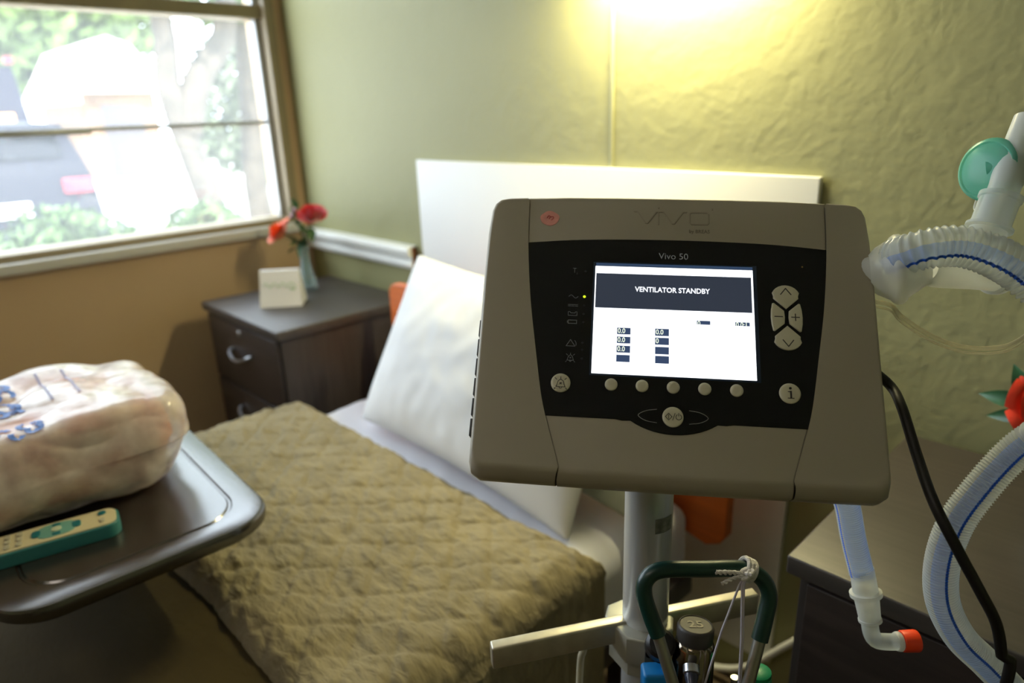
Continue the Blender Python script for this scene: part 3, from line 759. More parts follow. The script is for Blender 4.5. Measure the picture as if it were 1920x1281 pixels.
# blue print on the left of the wrap (scribbled logo-like marks)
from mathutils.bvhtree import BVHTree
bvh = BVHTree.FromPolygons(vs, fs)
mb = MB(); rnd = random.Random(5)
def on_bag(x, y):
    h = bvh.ray_cast(V(x, y, 1.2), V(0, 0, -1)); return h[0]+V(0, 0, .0012) if h[0] else None
def ribbon(pts, w):
    P = [on_bag(*p) for p in pts]; P = [p for p in P if p]
    for a, b2 in zip(P, P[1:]):
        d = (b2-a).normalized(); s_ = d.cross(V(0, 0, 1)).normalized()*w
        mb.add([a-s_, b2-s_, b2+s_, a+s_], [(0,1,2,3)])
for cx_, cy_, n_, sc_ in ((-1.07, .118, 5, .016), (-1.085, .085, 5, .018), (-1.15, .11, 6, .024), (-1.18, .095, 6, .024), (-1.21, .11, 5, .022), (-1.13, .075, 5, .022)):
    for k in range(n_):
        a0 = rnd.uniform(0, 6.28); x0 = cx_+rnd.uniform(-1, 1)*sc_; y0 = cy_+rnd.uniform(-1, 1)*sc_*.9
        ribbon([(x0+sc_*.55*math.cos(a0+t_*.5), y0+sc_*.4*math.sin(a0+t_*.5)) for t_ in range(8)], .0036)
mb.obj('blue_print', mat('blue_print_ink', (44, 100, 185), .5), pk, smooth=False)
M_gp = mat('grey_print_ink', (150, 145, 175), .5)
for x0, y0, x1, y1 in ((-1.25, .17, -1.12, .165), (-1.25, .205, -1.12, .20)):
    mb = MB(); ribbon([(x0+(x1-x0)*i/14, y0+(y1-y0)*i/14) for i in range(15)], .002); mb.obj('grey_print', M_gp, pk, smooth=False)
settle(pk)

# ------------------------------------------------------------------ ventilator
U = V(.781649675, .622639313, -.036661573); VV = V(-.361957114, .500693176, .786316343); NN = V(.507947668, -.601353997, .616735387)
CW = V(-.32274, .51317, 1.052511)
MV = Matrix((U, VV, NN)).transposed().to_4x4(); MV.translation = CW
vent = thing('ventilator', 'grey beige medical ventilator with lit screen, mounted on a pole', 'ventilator', M=MV)
def ribs(mb, pts, w, h, z0=None, closed=False, M=None):
    """flat ribbon stroke in the face plane, mm"""
    P = [V(p[0], p[1]) for p in pts]
    if closed: P.append(P[0])
    for a, b2 in zip(P, P[1:]):
        d = (b2-a).normalized(); nn = V(-d.y, d.x)*w/2; e = d*w/2*.6
        q = [a-nn-e, b2-nn+e, b2+nn+e, a+nn-e]
        z1 = h; zz = h-.15 if z0 is None else z0
        vs = [(p.x/1000, p.y/1000, zz/1000) for p in q]+[(p.x/1000, p.y/1000, z1/1000) for p in q]
        mb.add(vs, [(4,5,6,7), (0,1,5,4), (1,2,6,5), (2,3,7,6), (3,0,4,7)])
def arc(cx, cy, rx, ry, a0, a1, n=16): return [(cx+rx*math.cos(math.radians(a0+(a1-a0)*i/n)), cy+ry*math.sin(math.radians(a0+(a1-a0)*i/n))) for i in range(n+1)]
def cr2(pts, n=8):
    P = [Vector(p) for p in pts]; P = [P[0]*2-P[1]]+P+[P[-1]*2-P[-2]]; out = []
    for i in range(1, len(P)-2):
        for k in range(n):
            t = k/n; a, b2, c, d = P[i-1], P[i], P[i+1], P[i+2]
            out.append(.5*((2*b2)+(c-a)*t+(2*a-5*b2+4*c-d)*t*t+(3*b2-a-3*c+d)*t**3))
    out.append(P[-2]); return [(p.x, p.y) for p in out]
# outline (mm), right half then mirrored
half = [(0, 142.2), (50, 142.0), (100, 141.3), (141.5, 139.6), (160, 138.6), (168, 137.0), (173, 132.5), (175.6, 125), (177.2, 100), (177.4, 50), (176.6, 0), (176, -60), (175.4, -110), (175.2, -124), (173, -132), (166, -136.4), (140, -136.8), (97.5, -137.2), (50, -137.5), (0, -137.6)]
seamR = cr2([(141.5, 139.6), (139.3, 89), (133.8, 35), (126.2, -13), (116.3, -69), (107.5, -104), (98.5, -137.1)])
def inset(p, d, extra=0):
    x, y = p; x2 = x*(1-d/176); y2 = y*(1-d/139)
    if y < 0: y2 += extra*max(0, min(1, (-y-60)/70))
    return x2, y2
def shell_piece(name, poly, m, gap=0):
    L = [(6.0, -32, 0), (1.2, -29, 0), (0, -24, 0), (0, -13.0, 0), (0, -9.0, 1.2), (.7, -4.5, 4.6), (1.6, -1.9, 6.6), (2.6, -.7, 7.6), (3.5, -.15, 8.4), (4.3, 0, 9.2)]
    n = len(poly); vs = []
    for d, h, ex in L: vs += [(x/1000, y/1000, h/1000) for x, y in (inset(p, d, ex) for p in poly)]
    fs = [(k*n+i, k*n+(i+1) % n, (k+1)*n+(i+1) % n, (k+1)*n+i) for k in range(len(L)-1) for i in range(n)]
    fs += [tuple(range(n))[::-1], tuple((len(L)-1)*n+i for i in range(n))]
    return mesh(name, vs, fs, m, vent, sharp=38)
M_vent = mat('ventilator_beige_grey', (166, 159, 142), .48, bump=.03, bump_scale=900)
M_vent2 = mat('ventilator_side_cover', (163, 156, 139), .46, bump=.03, bump_scale=900)
top_r = [p for p in half if 0 <= p[0] < 141 and p[1] > 130]
bot_r = [p for p in half if 0 <= p[0] < 97 and p[1] < -130]
g = .75
sr = [(x-g, y) for x, y in seamR]
centre = top_r+sr+bot_r
centre = centre+[(-x, y) for x, y in centre[::-1] if x > 0]
shell_piece('front_cover', centre, M_vent)
right = [(x+g, y) for x, y in seamR[::-1]]+[p for p in half if p[0] > 141.6 and p[1] > 0]+[p for p in half if p[0] > 98 and p[1] <= 0]
def side_piece(poly):
    o = shell_piece('side_cover', poly, M_vent2); o.location.z = .0009; return o
side_piece(right); side_piece([(-x, y) for x, y in right[::-1]])
full = half+[(-x, y) for x, y in half[::-1] if x > 0]
mb = MB(); mb.prism([(x*.97/1000, y*(.965 if y > 0 else .90)/1000) for x, y in full], -.031, -.0022); mb.obj('seam_backing', mat('seam_grey', (96, 108, 112), .5), vent, smooth=False)
# rear housing
mb = MB(); L = [(26, -70), (16, -66), (9, -58), (5, -40), (4.5, -30)]
n = len(full); vs = []
for d_, h in L: vs += [(x/1000, y/1000, h/1000) for x, y in (inset(p, d_) for p in full)]
mb.add(vs, [(k*n+i, k*n+(i+1) % n, (k+1)*n+(i+1) % n, (k+1)*n+i) for k in range(len(L)-1) for i in range(n)]+[tuple(range(n))[::-1], tuple((len(L)-1)*n+i for i in range(n))])
mb.obj('rear_housing', mat('ventilator_rear', (92, 90, 82), .5), vent)
for k in range(6):
    mb = MB(); y1 = 12-k*19; mb.box((-.1785, (y1-16)/1000, -.022), (-.173, y1/1000, -.012), .0006); mb.obj('vent_slat', mat('slat_dark', (52, 56, 60), .5), vent)
# black display panel
pt = cr2([(-138.4, 88.6), (-95, 92.4), (-50, 94.2), (0, 94.8), (50, 94.2), (95, 92.4), (138.4, 88.6)], 4)
rs = [(138.4, 88.6)]+[(x-1.3, y) for x, y in seamR if -79.6 < y < 88.0]+[(113.6, -79.6)]
pb = [(50, -79.6), (44, -80.6)]+arc(0, -50, 55, 40.8, -48, -132, 14)[0:]+[(-44, -80.6), (-50, -79.6)]
poly = pt[:-1]+rs+pb+[(-x, y) for x, y in rs[::-1]][:-1]
mb = MB(); mb.prism([(x/1000, y/1000) for x, y in poly], -.0005, .0007, .0003, seg=1)
M_panel = mat('black_panel', (13, 15, 17), .22, spec=.4)
pnl = mb.obj('display_panel', M_panel, vent, sharp=30)
H0 = .7
# screen
def emis(name, rgb, s): 
    m, nt, b, out = new_mat(name); e = nt.nodes.new('ShaderNodeEmission'); e.inputs[0].default_value = (*lin(rgb), 1); e.inputs[1].default_value = s
    a = nt.nodes.new('ShaderNodeBsdfGlossy'); a.inputs['Roughness'].default_value = .15; a.inputs[0].default_value = (.03, .03, .03, 1)
    ad = nt.nodes.new('ShaderNodeAddShader'); nt.links.new(e.outputs[0], ad.inputs[0]); nt.links.new(a.outputs[0], ad.inputs[1]); nt.links.new(ad.outputs[0], out.inputs[0]); return m
def quad(n, x0, y0, x1, y1, h, m, parent=vent, th=.12):
    mb = MB(); mb.box((x0/1000, y0/1000, (h-th)/1000), (x1/1000, y1/1000, h/1000)); return mb.obj(n, m, parent, smooth=False)
quad('screen_bezel', -74, -41, 74, 70.2, H0+.1, mat('screen_bezel_blue_grey', (34, 50, 72), .25))
scr = quad('screen', -72, -39.2, 70.5, 65.8, H0+.25, emis('screen_white', (246, 250, 255), 1.9))
quad('bezel_reflection', -71.5, 66.4, 70.5, 69.0, H0+.2, emis('painted_bezel_reflection', (58, 80, 112), .7))  # bluish reflection on the bezel, painted as a dim glowing strip
M_ban = emis('banner_dark', (50, 56, 68), 1.)
quad('status_banner', -71, 23.8, 68.8, 58.4, H0+.4, M_ban, scr)
M_txt = emis('text_white', (245, 248, 255), 1.3)
def txt(s_, size, x, y, h, m, parent, name='lettering', sx=1., bold=0, ax='CENTER'):
    vs, fs = text_mesh(s_, size/1000, bold/1000, ax); mb = MB(); mb.add([(v.x*sx+x/1000, v.y+y/1000, v.z+h/1000) for v in vs], fs); return mb.obj(name, m, parent, smooth=False)
txt('VENTILATOR STANDBY', 7.0, -1.6, 43.0, H0+.5, M_txt, scr, 'standby_text', .90, .16)
M_box = emis('value_box_blue', (58, 74, 104), 1.)
M_tv = emis('value_text', (235, 245, 225), 1.1)
boxes = [(-50.4, 4.9, -38.4, -1.4, '0.0'), (-50.4, -3.7, -38.4, -10.0, '0.0'), (-50.4, -12.3, -38.4, -18.8, '0.0'), (-50.5, -21.0, -38.6, -27.5, ''),
         (-16.6, 5.3, -4.4, -1.5, '0.0'), (-16.6, -3.3, -4.4, -9.9, '0'), (-16.5, -12.0, -4.4, -18.8, ''), (-16.4, -20.5, -4.3, -27.4, ''), (20.1, 14.5, 31.9, 10.9, '0'), (53.6, 14.4, 66.2, 10.9, '0.0:1')]
for x0, y0, x1, y1, s_ in boxes:
    bo = quad('value_box', x0, y1, x1, y0, H0+.4, M_box, scr)
    if s_:
        clip = y0-y1 < 5
        vs, fs = text_mesh(s_, .0066 if not clip else .0062, .00010, 'LEFT')
        yc = (y0+y1)/2 if not clip else y1+.9
        # keep only what the box shows
        V3 = [V(v.x*.86+x0/1000+.0005, v.y+yc/1000, v.z+(H0+.5)/1000) for v in vs]
        if clip:
            bm = bmesh.new(); bv = [bm.verts.new(v) for v in V3]
            for f in fs:
                try: bm.faces.new([bv[i] for i in f])
                except ValueError: pass
            bmesh.ops.bisect_plane(bm, geom=bm.verts[:]+bm.edges[:]+bm.faces[:], plane_co=(0, y1/1000, 0), plane_no=(0, -1, 0), clear_outer=True)
            bm.verts.index_update(); V3 = [v.co.copy() for v in bm.verts]; fs = [[v.index for v in f.verts] for f in bm.faces]; bm.free()
        mb = MB(); mb.add(V3, fs); mb.obj('value_text', M_tv, bo, smooth=False)
# labels on panel
M_lbl = mat('panel_print_grey', (140, 144, 146), .5, emis=(140, 144, 146), estr=.18)
M_dim = mat('panel_icon_dim', (106, 110, 112), .5, emis=(106, 110, 112), estr=.12)
txt('Vivo 50', 9.0, -.4, 77.6, H0+.1, M_lbl, vent, 'panel_name', .98, -.08)
txt('T', 7, -91.3, 60.3, H0+.1, M_dim, vent, 'icon', .9, -.1); txt('i', 5, -88.9, 57.8, H0+.1, M_dim, vent, 'icon', .9, -.1)
def icon(name, strokes, w=.45, m=M_dim, h=H0+.15, parent=vent):
    mb = MB()
    for s_ in strokes: ribs(mb, s_, w, h)
    return mb.obj(name, m, parent, smooth=False)
ix = -91.2
icon('mains_icon', [[(ix-4.2+8.4*i/16, 34.0+1.5*math.sin(2*PI*i/16)) for i in range(17)]])
icon('direct_current_icon', [[(ix-4.5, 25.9), (ix+4.5, 25.9)], [(ix-4.5, 24.5), (ix-1.9, 24.5)], [(ix-1.2, 24.5), (ix+1.2, 24.5)], [(ix+1.9, 24.5), (ix+4.5, 24.5)]])
icon('battery_icon', [[(ix-4, 15.2), (ix+4, 15.2), (ix+4, 18.8), (ix+2.6, 18.8), (ix+2.2, 17.6), (ix-1.8, 17.6), (ix-2.3, 18.8), (ix-4, 18.8), (ix-4, 15.2)]])
icon('battery_icon', [[(ix-3.6, 7.3), (ix+4, 7.3), (ix+4, 10.6), (ix-3.6, 10.6), (ix-3.6, 7.3)], [(ix-4.4, 8), (ix-4.4, 9.9)]])
icon('alarm_icon', [[(ix-4.4, -14.5), (ix+3.6, -14.5), (ix-.6, -8.3), (ix-4.4, -14.5)], arc(ix+1.5, -12.5, 3.1, 4, -20, 60, 6)])
bell = lambda x, y, s: [[(x-3*s, y-2.2*s), (x-2.4*s, y-.8*s), (x-1.6*s, y+1.8*s), (x, y+2.9*s), (x+1.6*s, y+1.8*s), (x+2.4*s, y-.8*s), (x+3*s, y-2.2*s), (x-3*s, y-2.2*s)],
    arc(x, y-2.4*s, .9*s, .9*s, 180, 360, 6), [(x-.6*s, y-.4*s), (x+.6*s, y+.8*s)], [(x-.6*s, y+.8*s), (x+.6*s, y-.4*s)]]
rays_ = lambda x, y, s: [[(x, y+3.2*s), (x, y+4.6*s)], [(x-2.6*s, y+2.6*s), (x-3.8*s, y+3.8*s)], [(x+2.6*s, y+2.6*s), (x+3.8*s, y+3.8*s)], [(x-3.3*s, y-3*s), (x-4.2*s, y-3.8*s)], [(x+3.3*s, y-3*s), (x+4.2*s, y-3.8*s)]]
icon('alarm_silence_icon', bell(ix, -25.8, 1)+rays_(ix, -25.8, 1))
mb = MB(); mb.lathe([(1.35e-3, -.0001), (1.25e-3, .0002), (.7e-3, .0004), (0, .0005)], Matrix.Translation((-.0811, .0342, H0/1000)), 14, cap=False)
mb.obj('status_light', emis('led_yellow_green', (200, 235, 30), 1.6), vent)
for y in (60, 25.5, 17, 9, -11, -17.5, -26):
    mb = MB(); mb.lathe([(1.1e-3, -.0001), (1.0e-3, .00015), (0, .00022)], Matrix.Translation((-.0811, y/1000, H0/1000)), 12, cap=False); mb.obj('status_light', mat('led_off', (30, 36, 44), .3), vent)
mb = MB(); mb.lathe([(.8e-3, -.0001), (.7e-3, .0002), (0, .0003)], Matrix.Translation((.1145, .0708, H0/1000)), 10, cap=False); mb.obj('light_sensor', mat('amber_sensor', (150, 120, 70), .3), vent)
# buttons
M_btn = mat('ivory_buttons', (206, 202, 178), .4, coat=.2)
M_ink = mat('button_ink', (48, 46, 44), .5)
def dome(name, x, y, r, h=1.5, flat=.72):
    mb = MB(); prof = [(r, -.1), (r, h*.35), (r*.97, h*.62), (r*.9, h*.85), (r*flat, h*.98), (0, h)]
    mb.lathe([(a/1000, (b2+H0)/1000) for a, b2 in prof], Matrix.Translation((x/1000, y/1000, 0)), 36, cap=False); return mb.obj(name, M_btn, vent, sharp=60)
for x in (-54.2, -27.4, -.6, 26.2, 53.2): dome('soft_key', x, -48.9, 5.6, 1.8, .6)
HB = H0+1.75
ab = dome('alarm_silence_button', -98.6, -49.6, 8.7); icon('bell_mark', bell(-98.6, -50.4, 1.35)+rays_(-98.6, -50.4, 1.35), .55, M_ink, HB, ab)
st = dome('start_button', -.9, -75.3, 9.0)
icon('start_mark', [[(-7.4, -75.3), (-4.6, -72.3), (-1.8, -75.3), (-4.6, -78.3), (-7.4, -75.3)], [(-4.6, -73.4), (-4.6, -77.2)], [(-1.2, -78.2), (.8, -72.2)], arc(3.9, -75.4, 2.4, 2.4, 120, 420, 14), [(3.9, -74.6), (3.9, -72)]], .55, M_ink, HB, st)
icon('start_arc', [cr2([(-14.5, -69), (-24, -70.8), (-30.3, -75), (-24, -79.4), (-14.5, -80.9)])], .5, mat('arc_print', (150, 152, 150), .5)); icon('start_arc', [cr2([(13, -68.8), (22.6, -70.4), (28.8, -74.8), (22.6, -79), (13, -80.7)])], .5, bpy.data.materials['arc_print'])
ib = dome('info_button', 97.4, -49.2, 9.0)
mb = MB(); mb.lathe([(1.15e-3, -.0002), (1.15e-3, .0001), (0, .00011)], Matrix.Translation((.0976, -.0449, HB/1000)), 14, cap=False)
ribs(mb, [(95.6, -47.9), (98.0, -47.9)], .7, HB); ribs(mb, [(97.9, -47.6), (97.9, -53.4)], 1.5, HB); ribs(mb, [(95.3, -53.7), (100.3, -53.7)], .7, HB); mb.obj('information_mark', M_ink, ib, smooth=False)
def key(name, pts):
    mb = MB(); mb.prism([(x/1000, y/1000) for x, y in pts], (H0-.1)/1000, (H0+1.7)/1000, .0008, seg=4); return mb.obj(name, M_btn, vent, sharp=50)
ex, ey = 98.2, 20.6
k1 = key('up_button', [(98.2, 28.6), (109.0, 38.6), (108.9, 41.0)]+[(ex+12.4*math.cos(a), 40.2+11.3*math.sin(a)) for a in [math.radians(20+14*i) for i in range(11)]]+[(87.5, 41.0), (87.4, 38.6)])
k2 = key('down_button', [(98.2, 12.6), (87.4, 2.6), (87.5, .2)]+[(ex-12.4*math.cos(a), 1.0-11.3*math.sin(a)) for a in [math.radians(20+14*i) for i in range(11)]]+[(108.9, .2), (109.0, 2.6)])
lf = [(96.1, 26.6), (96.6, 20.6), (96.1, 14.6), (87.6, 7.2), (86.2, 7.6), (85.0, 14), (84.6, 20.6), (85.0, 27.2), (86.2, 33.6), (87.6, 34.0)]
k3 = key('minus_button', lf); k4 = key('plus_button', [(2*ex-x, y) for x, y in lf[::-1]])
icon('up_mark', [[(93.7, 42.2), (98.2, 48.2), (102.7, 42.2)]], .9, M_ink, H0+1.85, k1); icon('down_mark', [[(93.7, -1.0), (98.2, -7.0), (102.7, -1.0)]], .9, M_ink, H0+1.85, k2)
icon('minus_mark', [[(87.6, 20.8), (94.4, 20.8)]], .9, M_ink, H0+1.85, k3); icon('plus_mark', [[(102, 20.6), (108.8, 20.6)], [(105.4, 17.4), (105.4, 23.8)]], .9, M_ink, H0+1.85, k4)
# maker lettering, its relief shade painted as darker copy and strokes; sticker
M_emb = mat('embossed_lettering', (158, 151, 134), .5); M_emb2 = mat('painted_relief_shade', (112, 107, 92), .6)
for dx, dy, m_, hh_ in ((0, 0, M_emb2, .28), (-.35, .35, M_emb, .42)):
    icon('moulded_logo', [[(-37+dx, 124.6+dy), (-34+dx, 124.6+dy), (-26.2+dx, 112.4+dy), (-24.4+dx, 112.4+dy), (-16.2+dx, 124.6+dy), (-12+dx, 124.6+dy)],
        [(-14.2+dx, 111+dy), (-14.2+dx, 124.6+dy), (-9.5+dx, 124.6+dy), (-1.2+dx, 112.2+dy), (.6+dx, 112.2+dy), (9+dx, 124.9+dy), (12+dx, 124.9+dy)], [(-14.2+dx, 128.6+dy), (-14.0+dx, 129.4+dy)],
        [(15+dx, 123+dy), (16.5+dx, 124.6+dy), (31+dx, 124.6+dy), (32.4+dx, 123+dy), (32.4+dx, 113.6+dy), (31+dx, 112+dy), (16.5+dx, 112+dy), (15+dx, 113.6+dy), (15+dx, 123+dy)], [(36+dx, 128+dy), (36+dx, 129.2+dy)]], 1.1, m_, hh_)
txt('by BREAS', 5.2, 23.6, 104.6, .3, M_emb2, vent, 'moulded_name', .92, .05)
poly = [(-117.8+9.2*(1+.04*math.sin(5*a))*math.cos(a), 115.4+7.8*(1+.05*math.sin(4*a+1))*math.sin(a)) for a in [2*PI*i/30 for i in range(30)]]
mb = MB(); mb.prism([(x/1000, y/1000) for x, y in poly], -.0001, .0004, .0001, seg=1); stk = mb.obj('round_sticker', mat('pink_sticker', (232, 160, 150), .6, noise_scale=120, noise_amt=.12), vent, smooth=False)
icon('sticker_scribble', [cr2([(-120.5, 115.5), (-119, 118), (-117.5, 117), (-118.5, 114.6)]), cr2([(-117.5, 116.8), (-115, 117.2), (-114.2, 115.6), (-116.2, 113.4)])], .7, mat('red_ink', (205, 80, 80), .6), .55, stk)
# side ports
def wpt(u, v, n_): return CW+U*u/1000+VV*v/1000+NN*n_/1000
mb = MB(); mb.lathe([(.019, .165), (.019, .182), (.015, .182)], axisM((0, .083, -.042), (1, 0, 0))); mb.obj('air_outlet', M_blackpl, vent)
mb = MB(); mb.lathe([(.006, .165), (.006, .180), (.004, .181)], axisM((0, .050, -.040), (1, 0, 0)), 16); mb.obj('power_socket', M_blackpl, vent)

# ------------------------------------------------------------------ pole stand
M_pole = mat('satin_silver_pole', (214, 218, 222), .30, .55, noise_scale=5, noise_amt=.04)
M_bar = mat('aluminium_rail', (196, 190, 174), .42, .75, noise_scale=60, noise_amt=.1)
M_cast = mat('painted_casting', (170, 170, 158), .4, .3)
PX, PY, PR = -.3340, .5000, .0232
sd_ = thing('pole_stand', 'silver metal pole stand carrying the ventilator, with a crossbar', 'stand', (PX, PY, 0))
mb = MB(); mb.tube([(PX, PY, .085), (PX, PY, .918)], PR, 40); mb.obj('pole', M_pole, sd_, sharp=60)
mb = MB(); vs = []; fs = []
for k in range(11):
    a = math.radians(-40+5*k)
    for z in (.862, .878): vs.append((PX+(PR+.0004)*math.cos(a), PY+(PR+.0004)*math.sin(a), z))
for k in range(10): fs.append((2*k, 2*k+2, 2*k+3, 2*k+1))
mb.add(vs, fs); mb.obj('grey_label', mat('grey_label', (118, 120, 110), .6, noise_scale=150, noise_amt=.5), sd_)
# crossbar passes through a clamp
A = V(-.4190, .3610, .724); B = V(-.2690, .6110, .724); dr_ = (B-A).normalized(); bm_ = (A+B)/2+V(-.0, 0, 0)
off = V(dr_.y, -dr_.x, 0)
Mb = Matrix((dr_, V(-dr_.y, dr_.x, 0), V(0, 0, 1))).transposed().to_4x4(); Mb.translation = (A+B)/2+V(-dr_.y, dr_.x, 0)*.000
Lb = (B-A).length/2
mb = MB(); mb.box((-Lb, -.0065, .0), (Lb, .0065, .026), .0022, M=Mb); mb.obj('crossbar', M_bar, sd_)
mb = MB()
oct_ = [(-.034, -.020), (-.020, -.036), (.020, -.036), (.034, -.020), (.034, .022), (.020, .036), (-.020, .036), (-.034, .022)]
Mc = Matrix.Translation((PX-.004, PY-.004, 0)) @ Matrix.Rotation(math.atan2(dr_.y, dr_.x)+.25, 4, 'Z')
mb.prism([(x*.88, y*.88) for x, y in oct_], .716, .7475, .003, M=Mc); mb.prism([(x*.76, y*.76) for x, y in oct_], .697, .7162, .0, M=Mc)
mb.obj('clamp', M_cast, sd_, sharp=30)
mb = MB(); mb.lathe([(.0, .0005), (.0065, .0005), (.0075, -.002)], Mc @ axisM((-.010, -.0322, .732), (0, -1, 0)), 18); mb.obj('clamp_bolt', mat('bolt_dark', (60, 52, 44), .4, .8), sd_)
mb = MB(); Mk = Matrix.Translation((-.2935, .4600, .0)) @ Matrix.Rotation(.8, 4, 'Z')
mb.prism(rrect(.026, .020, .004, 4), .700, .7345, .003, M=Mk); mb.prism(rrect(.008, .016, .002, 3, .010, 0), .7335, .744, .001, M=Mk)
mb.obj('blue_clamp_knob', mat('blue_plastic', (20, 122, 190), .4), sd_)
# bracket between pole and ventilator
mb = MB(); Mx = MV
mb.box((-.045, -.105, -.078), (.045, .03, -.0705), .002, M=Mx); mb.box((-.02, -.118, -.098), (.02, -.05, -.077), .002, M=Mx); mb.obj('mounting_bracket', mat('grey_bracket', (96, 96, 96), .4, .6), sd_)
mb = MB()
for k in range(5):
    a = 2*PI*k/5+.35
    Mleg = Matrix.Translation((PX, PY, 0)) @ Matrix.Rotation(a, 4, 'Z'); mb.box((.0, -.017, .052), (.215, .017, .075), .006, M=Mleg)
mb.lathe([(.03, .05), (.034, .055), (.034, .088), (.028, .10)], Matrix.Translation((PX, PY, 0)))
mb.obj('base', mat('base_grey', (120, 120, 118), .4, .5), sd_)
for k in range(5):
    a = 2*PI*k/5+.35
    mb = MB(); p = V(PX+.20*math.cos(a), PY+.20*math.sin(a), .026); mb.lathe([(.012, -.012), (.023, -.012), (.026, -.007), (.026, .007), (.023, .012), (.012, .012)], axisM(p, (math.sin(a), -math.cos(a), 0)), 18)
    mb.box((p.x-.004, p.y-.004, .045), (p.x+.004, p.y+.004, .06)); mb.obj('caster', M_blackpl, sd_)
settle(sd_)

# ------------------------------------------------------------------ oxygen cylinder with green handle
OX, OY = -.2640, .4760
oc = thing('oxygen_cylinder', 'chrome topped gas cylinder with green coated carrying handle, in front of the pole', 'gas cylinder', (OX, OY, .075))
mb = MB(); mb.lathe([(.03, .0755), (.036, .079), (.0365, .5), (.032, .56), (.020, .605), (.017, .62)], Matrix.Translation((OX, OY, 0)), 32); mb.obj('tank', mat('tank_green', (52, 92, 72), .4), oc)
cap = V(-.2715, .4920, .7835); low = V(-.2668, .4815, .7095); axd = (cap-low)
M_chrome = mat('dark_chrome', (132, 122, 108), .14, 1.)
mb = MB(); mb.lathe([(.0165, -.09), (.0185, -.05), (.0200, -.02), (.0198, .012), (.0192, .050), (.0180, .0535), (.0165, .055)], axisM(low, axd), 40); mb.obj('valve_body', M_chrome, oc)
M_capm = mat('black_rubber_cap', (58, 54, 50), .5)
Mcap = axisM(low+axd.normalized()*.0555, axd, (-.67, -.6, .3))
mb = MB(); mb.lathe([(.0160, -.001), (.0168, .000), (.0172, .004), (.0172, .013), (.0160, .0155), (.0150, .0158), (.0145, .0150), (0, .0150)], Mcap, 40, cap=False); cp = mb.obj('cap', M_capm, oc, sharp=50)
vs, fs = text_mesh('25', .0150, .0003); mb = MB(); Mtx = Mcap @ Matrix.Rotation(0, 4, 'Z')
# orient lettering so that it reads from the room side
zr = axd.normalized(); xr = V(.70, .71, 0); xr = (xr-zr*xr.dot(zr)).normalized(); yr = zr.cross(xr); Mtx = Matrix((xr, yr, zr)).transposed().to_4x4(); Mtx.translation = low+axd.normalized()*.0708
mb.add([Mtx @ (v+V(0, 0, .0001)) for v in vs], fs); mb.obj('cap_number', mat('cap_number_grey', (112, 106, 92), .5), cp, smooth=False)
mb = MB(); mb.tube(spline([(-.2555, .4600, .7560), (-.2480, .4500, .7490), (-.2420, .4430, .7350), (-.2390, .4410, .715)], .003), [.0052 if i > 2 else .0062 for i in range(99)], 14)
mb.obj('lever', mat('blue_black_lever', (40, 44, 62), .25), oc)
mb = MB(); mb.lathe([(.0075, -.003), (.0075, .004), (.006, .005)], axisM((-.2565, .4615, .7570), (.75, -1, -.6)), 18); mb.obj('lever_collar', M_steel, oc)
# handle
HP = [(-.2565, .4335, .7560), (-.2735, .4362, .7925), (-.2842, .436, .8135), (-.2935, .4366, .8345), (-.2940, .4410, .8480), (-.2860, .4525, .8550), (-.2603, .4790, .8545), (-.236, .5043, .8530), (-.2225, .5145, .8445), (-.2150, .5159, .8305), (-.2135, .5098, .8136), (-.2125, .5000, .7930), (-.2115, .488, .7700)]
hp = spline(HP, .003)
i0 = min(range(len(hp)), key=lambda i: (hp[i]-V(-.2755, .4361, .7985)).length); i1 = min(range(len(hp)), key=lambda i: (hp[i]-V(-.2127, .4990, .7915)).length)
mb = MB(); mb.tube(hp[i0:i1+1], .0074, 20); mb.obj('handle_grip', mat('green_coated_grip', (5, 50, 43), .38, coat=.15), oc, sharp=60)
Ml = mat('satin_steel_leg', (158, 156, 148), .35, .8)
mb = MB(); mb.tube([hp[i0+1], V(-.2565, .4335, .7560), V(-.2475, .4370, .715), V(-.2560, .452, .62)], .0055, 14); mb.tube([hp[i1-1], V(-.2110, .4830, .760), V(-.218, .470, .70), V(-.240, .470, .62)], .0055, 14)
mb.obj('handle_frame', Ml, oc)
mb = MB(); mb.lathe([(.030, .585), (.034, .588), (.034, .62), (.030, .623)], Matrix.Translation((OX, OY, 0)), 28); mb.obj('collar', M_blackpl, oc)
# black flow knob behind the left leg and green ribbed connector
mb = MB(); mb.lathe([(.010, -.012), (.014, -.010), (.014, .012), (.011, .015)], axisM((-.2960, .4700, .754), (.5, -.6, .9)), 18)
mb.lathe([(.009, -.03), (.010, .02)], axisM((-.297, .476, .728), (-.2, .1, 1)), 14); mb.obj('black_knob', M_blackpl, oc)
mb = MB()
gM = axisM((-.2150, .5200, .700), (-.10, -.02, 1))
for k in range(5): mb.lathe([(.0095, .004+k*.0075), (.0118, .0055+k*.0075), (.0118, .0090+k*.0075), (.0095, .0105+k*.0075)], gM, 18)
mb.obj('green_connector', mat('green_plastic', (14, 136, 96), .4), oc)
mb = MB(); mb.lathe([(.0035, -.03), (.0035, .030), (.004, .032)], axisM((-.2330, .5050, .700), (-.05, -.02, 1)), 12); mb.obj('outlet_barb', Ml, oc)
settle(oc)

